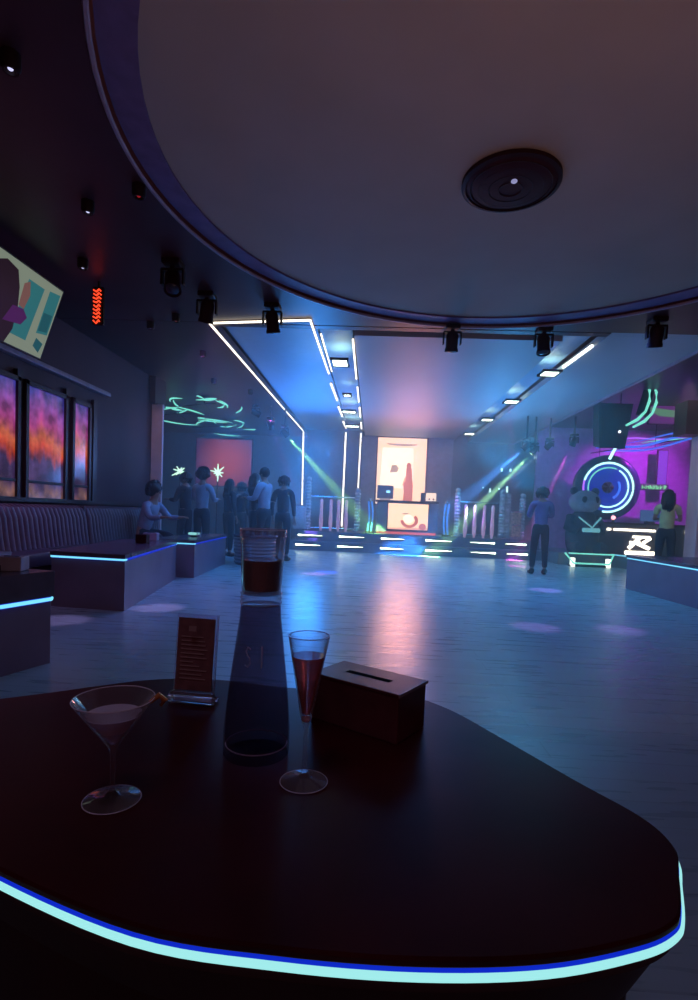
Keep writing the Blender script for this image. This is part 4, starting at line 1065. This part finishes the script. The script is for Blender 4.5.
# ------------------------------------------------------------------ lights
def spot(loc, target, col, e, ang, blend=.3, r=.03):
    d = bpy.data.lights.new('spot', 'SPOT'); d.energy = e; d.color = col; d.spot_size = R(ang); d.spot_blend = blend; d.shadow_soft_size = r
    o = bpy.data.objects.new('spot_lamp', d); COL.objects.link(o); o.location = loc
    o.rotation_euler = (V(target)-V(loc)).to_track_quat('-Z', 'Y').to_euler(); return o
def area(loc, target, col, e, sx, sy):
    d = bpy.data.lights.new('area', 'AREA'); d.energy = e; d.color = col; d.shape = 'RECTANGLE'; d.size = sx; d.size_y = sy
    o = bpy.data.objects.new('area_lamp', d); COL.objects.link(o); o.location = loc
    o.rotation_euler = (V(target)-V(loc)).to_track_quat('-Z', 'Y').to_euler(); return o
BL = (.06, .30, 1.0)
beams = [  # fixture location, target, colour, energy, angle, lens glow
    ((-2.75, 12.0, 3.34), (-1.3, 12.6, 2.6), (.5, .15, 1), 3600, 7, 'small violet beam lamp, leftmost of the beam lights by the long led tube'),
    ((-2.45, 12.2, 3.12), (-1.8, 13.5, 1.0), (.45, .15, 1), 3600, 7, 'small violet beam lamp pointing down behind the long led tube'),
    ((-2.15, 12.4, 2.98), (-.75, 13.6, 1.35), (.35, 1, .18), 21000, 9, 'golden-green beam lamp shining towards the left stage railing'),
    ((3.40, 12.3, 2.85), (1.6, 13.2, .9), (.06, .3, 1), 12000, 14, 'blue beam lamp left of the green one on the right side'),
    ((3.62, 12.4, 2.78), (2.2, 13.0, .9), (.4, 1, .35), 21000, 8, 'bright green beam lamp on the right side of the stage'),
    ((3.98, 12.5, 2.92), (3.0, 13.5, 1.7), (.6, .85, 1), 9000, 6, 'pale blue beam lamp right of the green one'),
    ((4.42, 12.2, 2.98), (4.0, 12.8, 1.4), (1, .08, .7), 10500, 7, 'magenta beam lamp pointing down beside the purple wall'),
    ((4.55, 11.2, 3.10), (2.6, 12.4, 2.7), (.5, .8, 1), 6600, 4, 'white beam lamp at the edge of the hanging speaker'),
]
for loc, tg, c, e, a, lab in beams:
    gm = glow('lens_glow', tuple(.4+.6*x for x in c), 5)
    aim = V(tg)-V(loc)
    moving_head(loc, lab, tuple(aim), gm, .75, rod=(CZ-loc[2]) if CZ-loc[2] > .03 else 0)
    n = aim.normalized(); spot(V(loc)+V((0, 0, -.165))+n*.13, tg, c, e, a, .5, .02)
# blue washes over bays, floor, stage
for x, y, e in ((-2.3, 8.0, 140), (-1.5, 9.4, 420), (-1.6, 12.2, 420), (.9, 7.2, 330), (.6, 9.6, 420), (1.0, 12.2, 380), (2.6, 8.2, 330), (2.8, 10.6, 330),
                (2.63, 13.0, 300), (-3.4, 12.3, 380), (-5.5, 11.5, 300), (4.0, 9.6, 160)):
    spot((x, y, 3.22), (x*.95, y-.2, 0), (.035, .26, .9) if x < 2 else (.03, .36, .75), e*.5, 160, 1, .5)
for x, y, e in ((-.6, 4.6, 110), (1.6, 4.6, 130), (3.0, 5.2, 120)):
    spot((x, y+1.2, 3.2), (x, y+1.4, 0), (.06, .2, 1), e*.15, 130, 1, .1)
area((-1.5, 12.0, 1.7), (-1.5, 10.9, 3.5), (.04, .30, 1), 150, .8, 3.5)
area((2.6, 11.0, 2.0), (2.6, 10.6, 3.5), (.04, .36, .9), 60, .4, 4)
# purple wall wash
spot((7.3, 12.9, 3.2), (7.1, 15.1, 1.8), (.60, .02, 1), 420, 90, .7, .05)
spot((4.9, 13.4, 3.6), (4.9, 15.1, 2.0), (.25, .12, 1), 50, 100, .7, .05)
# pale light on pillars and booths
spot((4.6, 8.2, 3.2), (5.75, 10.0, 1.5), (1, .62, .7), 60, 60, .6, .05)
spot((-3.2, 7.9, 3.2), (-4.0, 9.8, 2.0), (1, .6, .75), 22, 45, .6, .05)
spot((-2.0, 6.4, 3.1), (-2.6, 5.6, .4), (.35, .15, .8), 60, 80, .8, .1)
spot((-3.0, 4.6, 3.2), (-4.0, 5.8, .7), (.6, .35, 1), 40, 90, .8, .1)
# floor pools from narrow spots
for tg, c, e, a in (((3.19, 11.7, 0), (1, .06, .6), 260, 9), ((-.89, 8.46, 0), (.8, .3, .8), 110, 8), ((-.75, 8.8, 0), (.03, .08, 1), 300, 8),
                    ((-2.05, 5.05, 0), (.6, .4, .9), 45, 9), ((-2.6, 4.3, 0), (.6, .4, .9), 30, 9), ((1.57, 5.04, 0), (.55, .25, .9), 34, 9),
                    ((2.55, 7.8, 0), (.4, .25, 1), 110, 9), ((2.39, 5.1, 0), (.5, .25, .9), 30, 9)):
    e *= 6; spot((tg[0]*.7+.3, min(tg[1]+.9, 6.9) if tg[1] < 7 else tg[1]-1.2, 3.25), tg, c, e, a, .7, .03)
# added fill on the round ceiling: unseen warm area lamp, faint blue spot
area((1.0, 1.2, 1.0), (1.1, 3.2, 3.4), (1, .56, .42), 13, 1.6, 1.0)
spot((.9, 7.6, 1.8), (1.0, 4.8, 3.4), (.35, .4, 1), 1, 120, .9, .3)

area((-.35, .15, 2.6), (-.2, .85, .6), (.8, .6, .85), 2.8, .5, .5)  # added unseen lamp that gives the glasses their highlights
spot((.85, 15.7, 2.9), (.8, 9.5, 0), (1, .38, .32), 260, 60, .9, .6)  # added lamp standing in for the backdrop screen's warm throw
spot((1.0, 15.5, 1.7), (.95, 12.0, 3.37), (1, .28, .2), 330, 90, 1, .8)  # added red lamp for the screen's streak on the ceiling panel
# ------------------------------------------------------------------ haze in the hall
def haze(x0, x1, y0, y1, z0, z1, dens, nm):
    o = B().box(((x0+x1)/2, (y0+y1)/2, (z0+z1)/2), (x1-x0, y1-y0, z1-z0)).build(nm, None)
    m = bpy.data.materials.new('haze'); m.use_nodes = True; nt = m.node_tree
    for n in list(nt.nodes):
        if n.type != 'OUTPUT_MATERIAL': nt.nodes.remove(n)
    v = nt.nodes.new('ShaderNodeVolumeScatter'); v.inputs['Density'].default_value = dens; v.inputs['Anisotropy'].default_value = .2
    v.inputs['Color'].default_value = (.95, .97, 1, 1)
    nt.links.new(v.outputs[0], nt.nodes['Material Output'].inputs['Volume'])
    o.data.materials.clear(); o.data.materials.append(m); o['kind'] = 'stuff'
    o['label'] = 'thin blue stage haze filling the far half of the hall'; o['category'] = 'haze'
    return o
haze(-8.0, 9.5, 6.2, 16.2, .01, 3.9, .05, 'stage_haze')

w = bpy.data.worlds.new('World'); SC.world = w; w.use_nodes = True
w.node_tree.nodes['Background'].inputs[0].default_value = (.17, .045, .055, 1)
w.node_tree.nodes['Background'].inputs[1].default_value = .35

# ------------------------------------------------------------------ camera
cd = bpy.data.cameras.new('Camera'); cam = bpy.data.objects.new('Camera', cd); COL.objects.link(cam); SC.camera = cam
cd.sensor_width = 36; cd.sensor_fit = 'AUTO'; cd.lens = 530/1000*36; cd.shift_y = .041; cd.clip_start = .02
YAW, PIT, ROL = R(2.5), R(3), R(2.4)
f = V((-math.sin(YAW)*math.cos(PIT), math.cos(YAW)*math.cos(PIT), -math.sin(PIT)))
r = V((math.cos(YAW), math.sin(YAW), 0)); u = r.cross(f)
r2 = math.cos(ROL)*r+math.sin(ROL)*u; u2 = -math.sin(ROL)*r+math.cos(ROL)*u
mw = Matrix((r2, u2, -f)).transposed().to_4x4(); mw.translation = V((0, 0, 1.0))
cam.matrix_world = mw

vs_ = SC.view_settings; vs_.view_transform = 'Standard'; vs_.look = 'None'; vs_.gamma = 1; vs_.exposure = 0; vs_.use_curve_mapping = False
SC.cycles.use_denoising = True
